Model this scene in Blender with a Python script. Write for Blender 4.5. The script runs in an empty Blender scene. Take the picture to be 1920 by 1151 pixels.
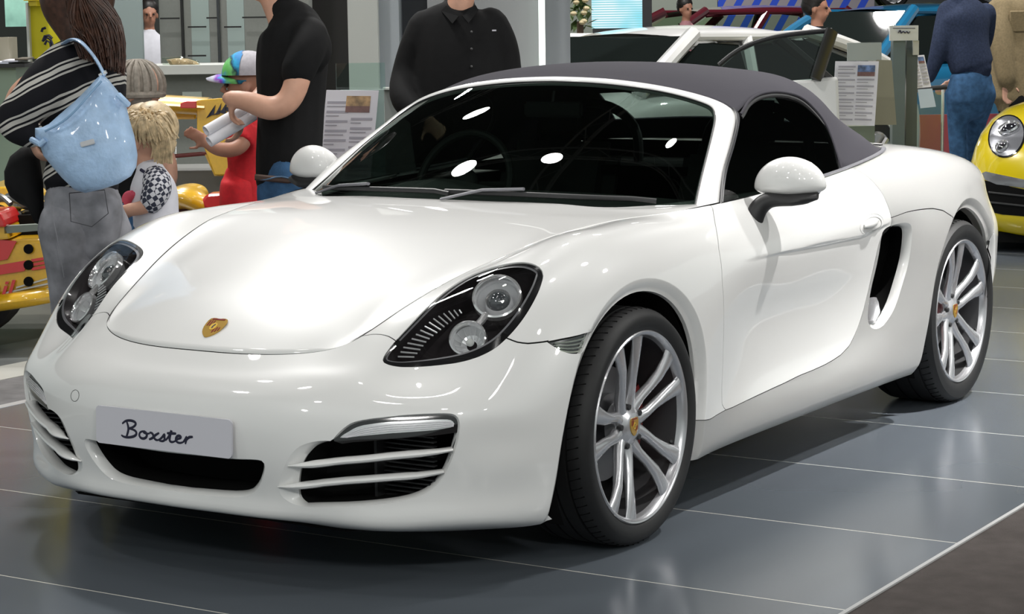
import bpy, bmesh, math, random
import numpy as np
from mathutils import Vector, Matrix
from mathutils.geometry import delaunay_2d_cdt
from math import pi, sin, cos, radians
SC = bpy.context.scene
COL = SC.collection
# ---------------------------------------------------------------- camera
cam_d = bpy.data.cameras.new('camera'); cam = bpy.data.objects.new('camera', cam_d); COL.objects.link(cam)
_yaw, _pitch, _roll = 0.55883, -0.1341, -0.01399
_f = Vector((cos(_pitch)*cos(_yaw), cos(_pitch)*sin(_yaw), sin(_pitch)))
_r = Vector((sin(_yaw), -cos(_yaw), 0)); _u = _r.cross(_f)
_X = cos(_roll)*_r + sin(_roll)*_u; _Y = -sin(_roll)*_r + cos(_roll)*_u
_m = Matrix((_X, _Y, -_f)).transposed().to_4x4(); _m.translation = Vector((-5.05263, -3.61143, 1.44392))
cam.matrix_world = _m
cam_d.sensor_width = 36; cam_d.lens = 4044.47*36/1920; cam_d.clip_end = 200; cam_d.clip_start = .05
SC.camera = cam
# ---------------------------------------------------------------- colour management
SC.view_settings.view_transform = 'Standard'; SC.view_settings.look = 'None'
SC.view_settings.gamma = 1; SC.view_settings.use_curve_mapping = False
SC.view_settings.exposure = 0.0
# ---------------------------------------------------------------- world: dim ambient of a big hall
W = bpy.data.worlds.new('hall_ambient'); SC.world = W; W.use_nodes = True
W.node_tree.nodes['Background'].inputs[0].default_value = (.90, 1.0, .97, 1)
W.node_tree.nodes['Background'].inputs[1].default_value = 0.42
# ---------------------------------------------------------------- object helpers
def link(o, parent=None):
    COL.objects.link(o)
    if parent is not None: o.parent = parent
    return o
def thing(name, label, cat, loc=(0,0,0), rz=0, group=None):
    o = bpy.data.objects.new(name, None); o.empty_display_size = .1; COL.objects.link(o)
    o.location = loc; o.rotation_euler = (0,0,rz); o['label'] = label; o['category'] = cat
    if group: o['group'] = group
    return o
def tag(o, label, cat, group=None):
    o['label'] = label; o['category'] = cat
    if group: o['group'] = group
    return o
def struct(o):
    o['kind'] = 'structure'; return o
def obj(name, me, mat=None, parent=None, smooth=None):
    o = bpy.data.objects.new(name, me)
    if mat is not None and len(me.materials) == 0:
        for m_ in (mat if isinstance(mat, (list, tuple)) else [mat]): me.materials.append(m_)
    if smooth is not None:
        for p_ in me.polygons: p_.use_smooth = smooth
    return link(o, parent)
def mesh(verts, faces, name='m'):
    me = bpy.data.meshes.new(name); me.from_pydata([tuple(map(float, v)) for v in verts], [], [tuple(map(int, f)) for f in faces]); me.update(); return me
class MB:
    """collects simple shapes into ONE mesh"""
    def __init__(s): s.v=[]; s.f=[]; s.mi=[]; s.cur=0
    def add(s, vs, fs):
        b=len(s.v); s.v += [tuple(v) for v in vs]; s.f += [tuple(i+b for i in f) for f in fs]; s.mi += [s.cur]*len(fs); return s
    def box(s, a, b, M=None, bev=0):
        bm = bmesh.new(); bmesh.ops.create_cube(bm, size=1)
        c=[(a[i]+b[i])/2 for i in range(3)]; d=[abs(b[i]-a[i]) for i in range(3)]
        for v in bm.verts: v.co = Vector((v.co.x*d[0]+c[0], v.co.y*d[1]+c[1], v.co.z*d[2]+c[2]))
        if bev: bmesh.ops.bevel(bm, geom=bm.edges[:], offset=bev, segments=2, affect='EDGES')
        s.from_bm(bm, M); return s
    def from_bm(s, bm, M=None):
        bm.verts.index_update()
        s.add([(M @ v.co if M else v.co) for v in bm.verts], [[v.index for v in f.verts] for f in bm.faces]); bm.free()
    def tube(s, pts, r, n=10, cap=True, closed=False, ry=None, up=None):
        pts=[Vector(p) for p in pts]; m=len(pts)
        rr = r if isinstance(r,(list,tuple)) else [r]*m
        r2 = rr if ry is None else (ry if isinstance(ry,(list,tuple)) else [ry]*m)
        vs=[]; pn=None
        for i,p in enumerate(pts):
            if closed: t=(pts[(i+1)%m]-pts[i-1])
            else: t=pts[min(i+1,m-1)]-pts[max(i-1,0)]
            t=t.normalized() if t.length>1e-9 else Vector((0,0,1))
            if up is not None: a=Vector(up); a=(a-t*a.dot(t)).normalized()
            elif pn is None:
                a=Vector((0,0,1)) if abs(t.z)<.9 else Vector((1,0,0)); a=(a-t*a.dot(t)).normalized()
            else: a=(pn-t*pn.dot(t)).normalized()
            pn=a; b=t.cross(a)
            for k in range(n):
                th=2*pi*k/n; vs.append(p+a*(cos(th)*rr[i])+b*(sin(th)*r2[i]))
        fs=[]
        for i in range(m if closed else m-1):
            j=(i+1)%m
            for k in range(n): fs.append((i*n+k, i*n+(k+1)%n, j*n+(k+1)%n, j*n+k))
        if cap and not closed: fs.append(tuple(range(n))[::-1]); fs.append(tuple((m-1)*n+k for k in range(n)))
        s.add(vs,fs); return s
    def lathe(s, prof, n=48, M=None, a0=0, a1=2*pi):
        """prof: (r, h) revolve about local z"""
        full = abs(a1-a0-2*pi)<1e-6; N=n if full else n+1; vs=[]
        for (r,h) in prof:
            for k in range(N):
                th=a0+(a1-a0)*k/n; p=Vector((r*cos(th), r*sin(th), h)); vs.append(M@p if M else p)
        fs=[]
        for i in range(len(prof)-1):
            for k in range(n):
                k2=(k+1)%N if full else k+1
                fs.append((i*N+k, i*N+k2, (i+1)*N+k2, (i+1)*N+k))
        s.add(vs,fs); return s
    def prism(s, poly, d, M=None):
        """poly in local xy extruded to z=d"""
        n=len(poly); vs=[Vector((x,y,0)) for x,y in poly]+[Vector((x,y,d)) for x,y in poly]
        if M: vs=[M@v for v in vs]
        s.add(vs,[tuple(range(n))[::-1], tuple(range(n,2*n))]+[(i,(i+1)%n,n+(i+1)%n,n+i) for i in range(n)]); return s
    def ball(s, c, r, sc=(1,1,1), n=16, M=None):
        bm=bmesh.new(); bmesh.ops.create_uvsphere(bm,u_segments=n,v_segments=max(6,n//2),radius=r)
        for v in bm.verts: v.co=Vector((v.co.x*sc[0],v.co.y*sc[1],v.co.z*sc[2]))+Vector(c)
        s.from_bm(bm,M); return s
    def build(s, name, mat, parent=None, smooth=True, bevel=0, angle=35, M=None):
        me=mesh([(M@Vector(v)) if M else v for v in s.v], s.f, name)
        o=obj(name, me, mat, parent, smooth)
        if any(s.mi): me.polygons.foreach_set('material_index', s.mi)
        if smooth: me.set_sharp_from_angle(angle=radians(angle))
        if bevel:
            b=o.modifiers.new('b','BEVEL'); b.width=bevel; b.segments=2; b.limit_method='ANGLE'
        return o
def copy_tree(o, parent=None):
    c=o.copy(); COL.objects.link(c); c.parent=parent
    for ch in list(o.children): copy_tree(ch, c)
    return c
# ---------------------------------------------------------------- materials
def mat(name, col, rough=.5, metal=0, coat=0, spec=.5, noise=0, nscale=60, bump=0, bscale=200, emit=None, estr=0, coat_r=.03):
    m=bpy.data.materials.new(name); m.use_nodes=True; nt=m.node_tree; b=nt.nodes['Principled BSDF']
    b.inputs['Base Color'].default_value=(*col,1); b.inputs['Roughness'].default_value=rough; b.inputs['Metallic'].default_value=metal
    b.inputs['Coat Weight'].default_value=coat; b.inputs['Coat Roughness'].default_value=coat_r; b.inputs['Specular IOR Level'].default_value=spec
    if emit: b.inputs['Emission Color'].default_value=(*emit,1); b.inputs['Emission Strength'].default_value=estr
    tc=None
    if noise or bump:
        tc=nt.nodes.new('ShaderNodeTexCoord')
    if noise:
        n=nt.nodes.new('ShaderNodeTexNoise'); n.inputs['Scale'].default_value=nscale; n.inputs['Detail'].default_value=4
        nt.links.new(tc.outputs['Object'], n.inputs['Vector'])
        mx=nt.nodes.new('ShaderNodeMix'); mx.data_type='RGBA'; mx.blend_type='MULTIPLY'
        r=nt.nodes.new('ShaderNodeMapRange'); r.inputs[1].default_value=.3; r.inputs[2].default_value=.7; r.inputs[3].default_value=1-noise; r.inputs[4].default_value=1+noise
        nt.links.new(n.outputs[0], r.inputs[0]); mx.inputs[0].default_value=1
        mx.inputs[6].default_value=(*col,1); nt.links.new(r.outputs[0], mx.inputs[7]); nt.links.new(mx.outputs[2], b.inputs['Base Color'])
    if bump:
        n=nt.nodes.new('ShaderNodeTexNoise'); n.inputs['Scale'].default_value=bscale; nt.links.new(tc.outputs['Object'], n.inputs['Vector'])
        bp=nt.nodes.new('ShaderNodeBump'); bp.inputs['Strength'].default_value=bump; bp.inputs['Distance'].default_value=.01
        nt.links.new(n.outputs[0], bp.inputs['Height']); nt.links.new(bp.outputs[0], b.inputs['Normal'])
    return m
def glass_mat(name, tint=(1,1,1), ior=1.5, rough=.0, refl=1.0):
    """thin pane: tinted see-through plus fresnel reflection"""
    m=bpy.data.materials.new(name); m.use_nodes=True; nt=m.node_tree; nt.nodes.clear()
    o=nt.nodes.new('ShaderNodeOutputMaterial'); t=nt.nodes.new('ShaderNodeBsdfTransparent'); g=nt.nodes.new('ShaderNodeBsdfGlossy')
    f=nt.nodes.new('ShaderNodeFresnel'); f.inputs[0].default_value=ior; mx=nt.nodes.new('ShaderNodeMixShader')
    ge=nt.nodes.new('ShaderNodeNewGeometry'); mu=nt.nodes.new('ShaderNodeMath'); mu.operation='MULTIPLY'; mu.inputs[1].default_value=refl
    t.inputs[0].default_value=(*tint,1); g.inputs[0].default_value=(1,1,1,1); g.inputs[1].default_value=rough
    # front/back faces behave alike for a thin pane
    vm=nt.nodes.new('ShaderNodeVectorMath'); vm.operation='SCALE'
    mr=nt.nodes.new('ShaderNodeMapRange'); mr.inputs[3].default_value=1; mr.inputs[4].default_value=-1
    nt.links.new(ge.outputs['Backfacing'], mr.inputs[0]); nt.links.new(ge.outputs['Normal'], vm.inputs[0]); nt.links.new(mr.outputs[0], vm.inputs['Scale'])
    lw=nt.nodes.new('ShaderNodeLayerWeight'); lw.inputs[0].default_value=.5
    cr=nt.nodes.new('ShaderNodeMath'); cr.operation='POWER'; cr.inputs[1].default_value=4.0
    ad=nt.nodes.new('ShaderNodeMath'); ad.operation='MULTIPLY_ADD'; ad.inputs[1].default_value=.92*refl; ad.inputs[2].default_value=.045*refl; ad.use_clamp=True
    nt.links.new(lw.outputs['Facing'], cr.inputs[0]); nt.links.new(cr.outputs[0], ad.inputs[0]); nt.links.new(ad.outputs[0], mx.inputs[0])
    nt.links.new(t.outputs[0], mx.inputs[1]); nt.links.new(g.outputs[0], mx.inputs[2]); nt.links.new(mx.outputs[0], o.inputs[0])
    for n_ in (f,mu,vm,mr,ge): nt.nodes.remove(n_)
    return m
M={}
M['white_paint']=mat('white_paint',(.79,.785,.77),.38,coat=1,spec=.5)
M['black_gloss']=mat('black_gloss',(.012,.012,.013),.12,coat=1)
M['black_plastic']=mat('black_plastic',(.018,.018,.019),.5)
M['black_matte']=mat('black_matte',(.006,.006,.006),.9,spec=.1)
M['rubber']=mat('rubber',(.009,.009,.0095),.6,noise=.15)
M['seal']=mat('seal',(.022,.022,.024),.45)
M['trim_grey']=mat('trim_grey',(.20,.20,.22),.35,metal=.3)
M['fabric']=mat('soft_top_fabric',(.040,.038,.046),.9,noise=.12,nscale=900,bump=.15,bscale=1500,spec=.2)
M['chrome']=mat('chrome',(.88,.88,.89),.12,metal=.75,coat=.5)
M['alloy']=mat('alloy_silver',(.60,.60,.62),.27,metal=.7,coat=.7)
M['alloy_shaded']=mat('alloy_shadow_silver',(.12,.12,.125),.4,metal=.8)  # alloy for the rim barrel, shade between the spokes put into its colour
M['steel']=mat('brake_steel',(.35,.35,.36),.35,metal=1)
M['red']=mat('red_paint',(.55,.01,.012),.3,coat=.8)
M['windscreen']=glass_mat('windscreen_glass',(.25,.30,.275),refl=.8)
M['side_glass']=glass_mat('side_window_glass',(.11,.135,.125),refl=.8)
M['lamp_glass']=glass_mat('lamp_glass',(.97,.97,.97),refl=.6)
M['clear_glass']=glass_mat('clear_glass',(.85,.95,.92),refl=.8)
M['mirror']=mat('mirror_glass',(.8,.8,.8),.02,metal=1)
M['leather']=mat('black_leather',(.045,.048,.046),.45,bump=.1)
M['plate']=mat('plate_silver',(.62,.61,.66),.35,coat=.3)
M['ink']=mat('black_ink',(.01,.01,.03),.5)
M['gold']=mat('gold_enamel',(.52,.31,.05),.3,metal=.5,coat=.5)
M['dark_red']=mat('dark_red_enamel',(.22,.01,.01),.3,coat=.5)
M['reflector']=mat('lamp_reflector',(.78,.79,.80),.22,metal=.55,coat=.6)
M['bezel']=mat('lamp_bezel_dark',(.028,.024,.026),.22,coat=.5)
# ---------------------------------------------------------------- hall lamps under the ceiling, with low disc lamps added as fill light
def lamp(x,y,z,size,power,col=(1,.985,.96),tgt=(1.0,-.2,.3)):
    L=bpy.data.lights.new('ceiling_or_fill_lamp','AREA');L.shape='DISK';L.size=size;L.energy=power;L.color=col;L.spread=radians(150)
    o=bpy.data.objects.new('ceiling_or_fill_lamp',L);o.location=(x,y,z);COL.objects.link(o)
    d=Vector(tgt)-Vector((x,y,z));o.rotation_euler=d.to_track_quat('-Z','Y').to_euler();return o
for (x,y,z,s,p_) in [(-3.2,-2.2,6.2,.32,55),(-2.2,1.2,6.2,.32,55),(-1.0,-1.0,6.6,.30,40),(-.6,3.0,6.2,.32,55),(-.4,-3.4,6.4,.32,30),(0.9,0.6,6.8,.32,55),
    (2.4,2.2,6.4,.32,60),(3.3,-.3,6.6,.32,90),(4.4,-3.2,6.2,.32,55),(-4.8,-4.2,5.8,.32,60),(-1.6,-6.0,5.6,.32,35),(1.5,-7.0,5.6,.32,35),(-5.4,-.6,5.8,.32,60),(-3.6,3.2,5.6,.4,150),(3.5,-9,4.2,.4,420),(-8,-5.5,4.8,.4,260),(-8.5,-.5,4.8,.4,220),(-3,-9,4.8,.4,110),(5.2,1.2,6.4,.32,80)]:  # the wider, lower ones are fill added for bumper, sill and left floor
    lamp(x,y,z,s,p_*.19)
# narrow beams on the flank and the rear haunch
for (x,y,z,s,p_,t,sp) in [(2.5,-3.1,5.8,.16,38,(2.1,-.95,.7),50),(5.2,-4.2,5.2,.3,24,(2.7,-.7,.8),44),(-5.5,-6.5,4.2,.4,9,(-.5,-.3,.4),60)]:
    o=lamp(x,y,z,s,p_,tgt=t);o.data.spread=radians(sp)
for (x,y,t) in [(5.5,5.5,(5,6,0)),(9,2,(10,3,0)),(12,6,(13,5,0)),(2.5,4.0,(1,3,0)),(18,8,(18,8,0)),(9,8,(9,8,0)),(14,1,(13,1,0)),(24,12,(26,12,0)),(36,15,(39,17,1))]:
    lamp(x,y,6.5,.5,200,tgt=t)  # the farthest one is added to brighten the rally car on its podium
KU_=[0.0, 0.6479, 1.275, 1.7952, 2.3309, 2.9809, 3.7271, 4.4613, 5.2113, 6.4508, 7.3126, 8.1911, 9.0556, 10.1204, 11.2109, 12.5195, 13.8294, 14.9225, 15.9788, 17.1342, 18.48, 19.6407, 21.0109, 23.0]
KV_=[0.0, 0.5593, 1.2111, 2.2137, 3.2713, 4.3222, 5.3956, 6.4261, 7.7639, 9.0]
P_DATA=[[[-0.8484,0.0,0.1932],[-0.9167,0.0,0.2078],[-0.9209,0.0,0.2523],[-0.9405,0.0,0.3316],[-0.9546,0.0,0.4006],[-0.9512,0.0,0.4591],[-0.9341,0.0,0.5051],[-0.9082,0.0,0.5394],[-0.8709,0.0,0.5652],[-0.825,0.0,0.6]],[[-0.8403,0.1533,0.192],[-0.9093,0.153,0.2067],[-0.9163,0.1523,0.2512],[-0.9374,0.1512,0.3307],[-0.9497,0.1501,0.4],[-0.9458,0.1492,0.4586],[-0.929,0.1488,0.5058],[-0.9016,0.1486,0.5405],[-0.8646,0.1436,0.5658],[-0.818,0.14,0.6]],[[-0.8265,0.2886,0.1905],[-0.8968,0.2997,0.2055],[-0.9066,0.3004,0.2495],[-0.922,0.2999,0.3302],[-0.9315,0.2994,0.3993],[-0.9298,0.2935,0.4577],[-0.9106,0.2884,0.5132],[-0.8778,0.2836,0.5477],[-0.8352,0.2787,0.5737],[-0.787,0.27,0.604]],[[-0.8021,0.413,0.1768],[-0.8643,0.4252,0.2038],[-0.8785,0.428,0.249],[-0.8951,0.4228,0.3289],[-0.902,0.4179,0.398],[-0.8985,0.4079,0.4615],[-0.8793,0.398,0.5153],[-0.8424,0.3882,0.5544],[-0.7967,0.3738,0.5818],[-0.745,0.36,0.614]],[[-0.7409,0.5176,0.1652],[-0.8069,0.5407,0.1922],[-0.8115,0.5407,0.2474],[-0.8338,0.5386,0.3277],[-0.8459,0.5371,0.3975],[-0.843,0.5281,0.461],[-0.8219,0.5174,0.5136],[-0.7884,0.4983,0.5557],[-0.7433,0.4636,0.5936],[-0.69,0.42,0.64]],[[-0.6592,0.6309,0.1609],[-0.7289,0.6589,0.1909],[-0.7352,0.6617,0.2455],[-0.7426,0.6594,0.327],[-0.7638,0.6589,0.3992],[-0.7595,0.6548,0.4623],[-0.7307,0.6372,0.5179],[-0.6706,0.594,0.5684],[-0.6106,0.5333,0.6591],[-0.56,0.461,0.697]],[[-0.5475,0.7449,0.1581],[-0.6156,0.7715,0.1904],[-0.626,0.7742,0.2461],[-0.6352,0.781,0.328],[-0.6438,0.7794,0.4003],[-0.6517,0.7776,0.4651],[-0.6236,0.7637,0.5273],[-0.5559,0.737,0.6206],[-0.473,0.6407,0.7458],[-0.39,0.508,0.76]],[[-0.4338,0.8244,0.16],[-0.4587,0.8405,0.1888],[-0.4609,0.8491,0.247],[-0.4694,0.8549,0.3286],[-0.4817,0.8565,0.4002],[-0.4891,0.855,0.4664],[-0.4727,0.8427,0.5526],[-0.4245,0.8041,0.6758],[-0.3442,0.6973,0.8015],[-0.24,0.552,0.802]],[[-0.2828,0.8562,0.1805],[-0.2929,0.8647,0.2065],[-0.3021,0.872,0.2477],[-0.3081,0.8795,0.329],[-0.3105,0.8836,0.4203],[-0.3094,0.8825,0.5214],[-0.2914,0.8687,0.622],[-0.2495,0.8292,0.7341],[-0.1784,0.7168,0.8465],[-0.1,0.588,0.834]],[[0.0221,0.8661,0.1814],[0.018,0.8721,0.2073],[0.0135,0.8786,0.2582],[0.0092,0.8869,0.3492],[0.0054,0.8918,0.45],[0.0025,0.8928,0.5504],[0.0011,0.8846,0.6501],[0.0111,0.8541,0.7547],[0.0405,0.7497,0.8605],[0.07,0.625,0.858]],[[0.217,0.8653,0.1824],[0.2143,0.8694,0.208],[0.2113,0.8739,0.2586],[0.2084,0.8812,0.3492],[0.2059,0.8852,0.4495],[0.2039,0.8856,0.5495],[0.2026,0.8784,0.6542],[0.2118,0.851,0.7591],[0.231,0.7647,0.8574],[0.25,0.665,0.871]],[[0.4127,0.8452,0.1833],[0.4111,0.8585,0.2086],[0.4093,0.8621,0.2639],[0.4075,0.8646,0.3491],[0.4059,0.8689,0.4491],[0.4045,0.873,0.549],[0.4033,0.872,0.6638],[0.4122,0.849,0.7636],[0.4313,0.7899,0.8435],[0.45,0.722,0.876]],[[0.6092,0.8376,0.1841],[0.6084,0.8573,0.2141],[0.6075,0.8582,0.2691],[0.6065,0.8481,0.3491],[0.6055,0.846,0.4489],[0.6045,0.8529,0.5587],[0.6035,0.8689,0.6734],[0.6025,0.8629,0.7431],[0.6216,0.8149,0.8297],[0.64,0.764,0.885]],[[0.8564,0.8375,0.1846],[0.8562,0.8599,0.2145],[0.8558,0.8603,0.2743],[0.8553,0.8398,0.3541],[0.8548,0.8324,0.4589],[0.8542,0.8431,0.5685],[0.8535,0.867,0.6782],[0.8526,0.8699,0.7428],[0.8518,0.8248,0.8302],[0.85,0.762,0.888]],[[1.1043,0.839,0.1849],[1.1043,0.8612,0.2147],[1.1043,0.8613,0.2745],[1.1042,0.8386,0.3542],[1.104,0.829,0.4589],[1.1036,0.8405,0.5685],[1.1031,0.8672,0.6781],[1.1026,0.8739,0.7426],[1.1019,0.8327,0.833],[1.1,0.757,0.896]],[[1.4027,0.8402,0.1852],[1.4029,0.8632,0.2149],[1.403,0.8633,0.2746],[1.4031,0.8404,0.3543],[1.4031,0.8296,0.4589],[1.403,0.841,0.5685],[1.4027,0.8675,0.6781],[1.4024,0.878,0.7456],[1.402,0.8396,0.843],[1.4,0.748,0.908]],[[1.7015,0.8432,0.1853],[1.7017,0.8661,0.215],[1.7019,0.8691,0.2797],[1.7021,0.8602,0.3594],[1.7022,0.8533,0.459],[1.7022,0.8585,0.5686],[1.7022,0.8748,0.6782],[1.7021,0.8842,0.7527],[1.7019,0.8446,0.8622],[1.7,0.74,0.927]],[[1.9505,0.851,0.1853],[1.9507,0.8729,0.2151],[1.951,0.8809,0.2798],[1.9512,0.8848,0.3695],[1.9514,0.8859,0.4691],[1.9516,0.889,0.5687],[1.9517,0.8941,0.6683],[1.9517,0.8863,0.7779],[1.9467,0.8316,0.8924],[1.95,0.728,0.95]],[[2.1997,0.8696,0.1854],[2.1999,0.8796,0.2151],[2.2001,0.8865,0.2799],[2.2004,0.8914,0.3696],[2.2007,0.8934,0.4693],[2.2009,0.8964,0.5689],[2.2011,0.8984,0.6685],[2.2013,0.8835,0.7981],[2.1815,0.8046,0.9328],[2.12,0.67,0.967]],[[2.474,0.8753,0.1853],[2.4742,0.8822,0.2152],[2.4744,0.8891,0.2799],[2.4747,0.888,0.3697],[2.475,0.8909,0.4694],[2.4753,0.8928,0.5691],[2.4756,0.8928,0.6688],[2.4759,0.8737,0.7985],[2.4412,0.7847,0.9301],[2.2,0.5,0.98]],[[2.7984,0.8008,0.2003],[2.7986,0.8157,0.2302],[2.7988,0.8286,0.29],[2.7991,0.8435,0.3698],[2.7994,0.8553,0.4596],[2.7998,0.8602,0.5593],[2.8001,0.856,0.659],[2.7905,0.8259,0.7688],[2.7208,0.7197,0.8985],[2.21,0.33,0.988]],[[3.0178,0.6814,0.2203],[3.048,0.7012,0.2402],[3.0682,0.7161,0.3],[3.0785,0.7309,0.3699],[3.0889,0.7507,0.4497],[3.0893,0.7555,0.5495],[3.0697,0.7503,0.6493],[3.0301,0.7101,0.7491],[2.9205,0.5998,0.8689],[2.21,0.2,0.99]],[[3.2672,0.5019,0.2402],[3.3074,0.5018,0.2602],[3.3277,0.5116,0.3201],[3.348,0.5114,0.39],[3.3584,0.5111,0.4598],[3.3588,0.5009,0.5597],[3.3392,0.5006,0.6596],[3.2797,0.4903,0.7495],[3.1301,0.3999,0.8693],[2.205,0.1,0.99]],[[3.3267,0.0,0.2502],[3.3769,0.0,0.2701],[3.3972,0.0,0.3301],[3.4175,0.0,0.4],[3.4279,0.0,0.47],[3.4283,0.0,0.5699],[3.4088,0.0,0.6699],[3.3393,0.0,0.7698],[3.1798,0.0,0.8897],[2.2,0.0,0.99]]]
FEAT={"arch_front":[[4.586,0.31],[4.657,1.172],[4.73,2.044],[4.795,2.817],[4.907,3.809],[5.001,4.457],[5.14,5.049],[5.385,5.366],[5.596,5.623],[5.951,5.886],[6.209,6.005],[6.409,6.046],[6.582,6.043],[6.754,5.987],[6.927,5.89],[7.103,5.73],[7.297,5.503],[7.466,5.239],[7.711,4.655],[7.853,3.939],[7.929,3.066],[7.936,2.451],[7.903,1.771],[7.824,1.034],[7.702,0.052]],"arch_rear":[[15.232,0.22],[15.38,0.928],[15.48,1.828],[15.555,2.942],[15.723,4.114],[15.95,5.067],[16.273,5.657],[16.676,5.923],[16.947,5.981],[17.241,5.966],[17.574,5.852],[17.86,5.626],[18.122,5.168],[18.36,4.316],[18.503,3.278],[18.525,2.085],[18.443,0.799],[18.346,-0.179]],"headlight":[[2.603,7.229],[2.625,7.449],[2.693,7.63],[2.781,7.784],[2.996,8.011],[3.225,8.278],[3.43,8.473],[3.645,8.611],[3.859,8.665],[4.047,8.597],[4.208,8.427],[4.36,8.209],[4.505,7.95],[4.611,7.703],[4.683,7.488],[4.701,7.337],[4.688,7.219],[4.619,7.098],[4.527,6.971],[4.402,6.847],[4.234,6.707],[4.045,6.573],[3.923,6.491],[3.816,6.416],[3.7,6.362],[3.543,6.333],[3.38,6.353],[3.222,6.423],[3.065,6.51],[2.902,6.63],[2.76,6.78],[2.658,6.993]],"intake":[[2.051,3.564],[2.096,3.775],[2.162,4.012],[2.219,4.191],[2.286,4.354],[2.382,4.448],[2.49,4.515],[2.655,4.567],[2.802,4.612],[2.97,4.625],[3.131,4.613],[3.24,4.6],[3.338,4.566],[3.393,4.484],[3.422,4.337],[3.438,4.084],[3.428,3.845],[3.418,3.612],[3.393,3.344],[3.358,3.058],[3.306,2.738],[3.255,2.465],[3.199,2.203],[3.141,1.989],[3.084,1.818],[3.017,1.669],[2.938,1.556],[2.843,1.461],[2.737,1.383],[2.615,1.322],[2.439,1.262],[2.247,1.22],[2.079,1.192],[1.945,1.173],[1.81,1.164],[1.7,1.149],[1.617,1.17],[1.532,1.222],[1.47,1.31],[1.426,1.401],[1.401,1.513],[1.39,1.628],[1.399,1.769],[1.426,1.969],[1.47,2.254],[1.514,2.52],[1.568,2.805],[1.624,3.059],[1.691,3.292],[1.772,3.434],[1.86,3.529],[1.932,3.567],[1.987,3.581]],"scoop":[[1.996,3.519],[1.928,3.451],[1.858,3.318],[1.801,3.117],[1.756,2.936],[1.712,2.692],[1.673,2.458],[1.631,2.144],[1.592,1.818],[1.572,1.574],[1.573,1.387],[1.602,1.255],[1.651,1.194]],"side_marker":[[4.5,6.017],[4.631,5.935],[4.756,5.849],[5.02,5.646],[5.347,5.427],[5.302,5.307],[5.247,5.184],[5.164,5.102],[5.077,5.147],[4.956,5.281],[4.867,5.398],[4.798,5.503],[4.7,5.655],[4.622,5.797]],"door":[[8.941,8.853],[8.748,7.826],[8.541,6.576],[8.476,5.501],[8.533,4.754],[8.58,4.155],[8.595,3.174],[8.559,2.306],[8.567,1.849],[8.658,1.586],[8.883,1.575],[9.387,1.609],[9.884,1.637],[10.455,1.683],[10.976,1.769],[11.428,1.799],[11.838,1.847],[12.166,1.92],[12.442,2.013],[12.752,2.231],[12.946,2.497],[13.09,2.764],[13.222,3.077],[13.323,3.414],[13.414,3.89],[13.482,4.454],[13.527,5.08],[13.554,5.41],[13.604,5.766],[13.764,5.981],[13.863,6.178],[13.859,6.403],[13.833,6.642],[13.797,6.931],[13.767,7.19],[13.752,7.535],[13.741,7.848],[13.772,8.171],[13.81,8.478],[13.792,8.749]],"side_intake":[[13.612,5.984],[13.789,6.132],[14.02,6.135],[14.252,6.098],[14.446,6.027],[14.56,5.923],[14.6,5.741],[14.61,5.474],[14.59,4.783],[14.541,4.351],[14.466,3.976],[14.312,3.35],[14.203,3.07],[14.074,2.834],[13.841,2.577],[13.71,2.541],[13.599,2.563],[13.492,2.658],[13.436,2.787],[13.415,2.99],[13.428,3.178],[13.494,3.922],[13.576,4.499],[13.608,5.119],[13.59,5.516]],"seam_bumper_r":[[3.93,6.486],[4.05,6.33],[4.206,6.194],[4.347,6.11],[4.5,6.017]],"seam_bumper_l":[[2.458,8.956],[2.576,8.774],[2.681,8.448],[2.743,8.137],[2.794,7.776]],"seam_sill":[[7.894,1.613],[8.181,1.512],[8.419,1.555],[8.658,1.586]],"seam_rear":[[13.843,6.504],[14.399,6.444],[14.91,6.311],[15.426,6.177],[15.803,6.031],[16.107,5.831]],"drl":[[2.128,3.692],[2.172,3.82],[2.223,3.928],[2.297,4.105],[2.38,4.217],[2.517,4.303],[2.656,4.359],[2.977,4.361],[3.149,4.358],[3.292,4.323],[3.349,4.264],[3.376,4.145],[3.364,3.96],[3.142,3.896],[2.884,3.884],[2.652,3.858],[2.34,3.758],[2.215,3.694]],"vane_hi":[[1.556,2.511],[1.755,2.587],[1.958,2.661],[2.16,2.748],[2.394,2.807],[2.621,2.868],[2.949,2.91],[3.153,2.962],[3.334,3.043]],"vane_lo":[[1.392,1.749],[1.613,1.822],[1.855,1.882],[2.114,1.947],[2.348,1.981],[2.572,2.033],[2.898,2.101],[3.188,2.223]],"drl_low":[[3.42,3.718],[3.283,3.688],[3.136,3.659],[2.882,3.645],[2.647,3.612],[2.417,3.544],[2.252,3.506],[2.143,3.442]],"turn":[[2.794,7.289],[2.96,7.044],[3.109,7.337],[3.354,7.524],[3.535,7.627],[3.403,7.848],[3.229,7.898],[3.027,7.717],[2.857,7.501]],"handle":[[12.703,6.634],[13.152,6.49],[13.625,6.435]],"crease":[[9.197,6.238],[10.741,6.132],[12.89,6.03],[14.423,6.392]],"grille":[[0.057,2.558],[0.514,2.604],[0.89,2.595],[1.182,2.655],[1.262,2.615],[1.281,2.457],[1.261,2.198],[1.194,1.815],[1.108,1.528],[0.997,1.324],[0.819,1.218],[0.532,1.178],[0.022,1.156],[0.0,1.204]]}
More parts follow.
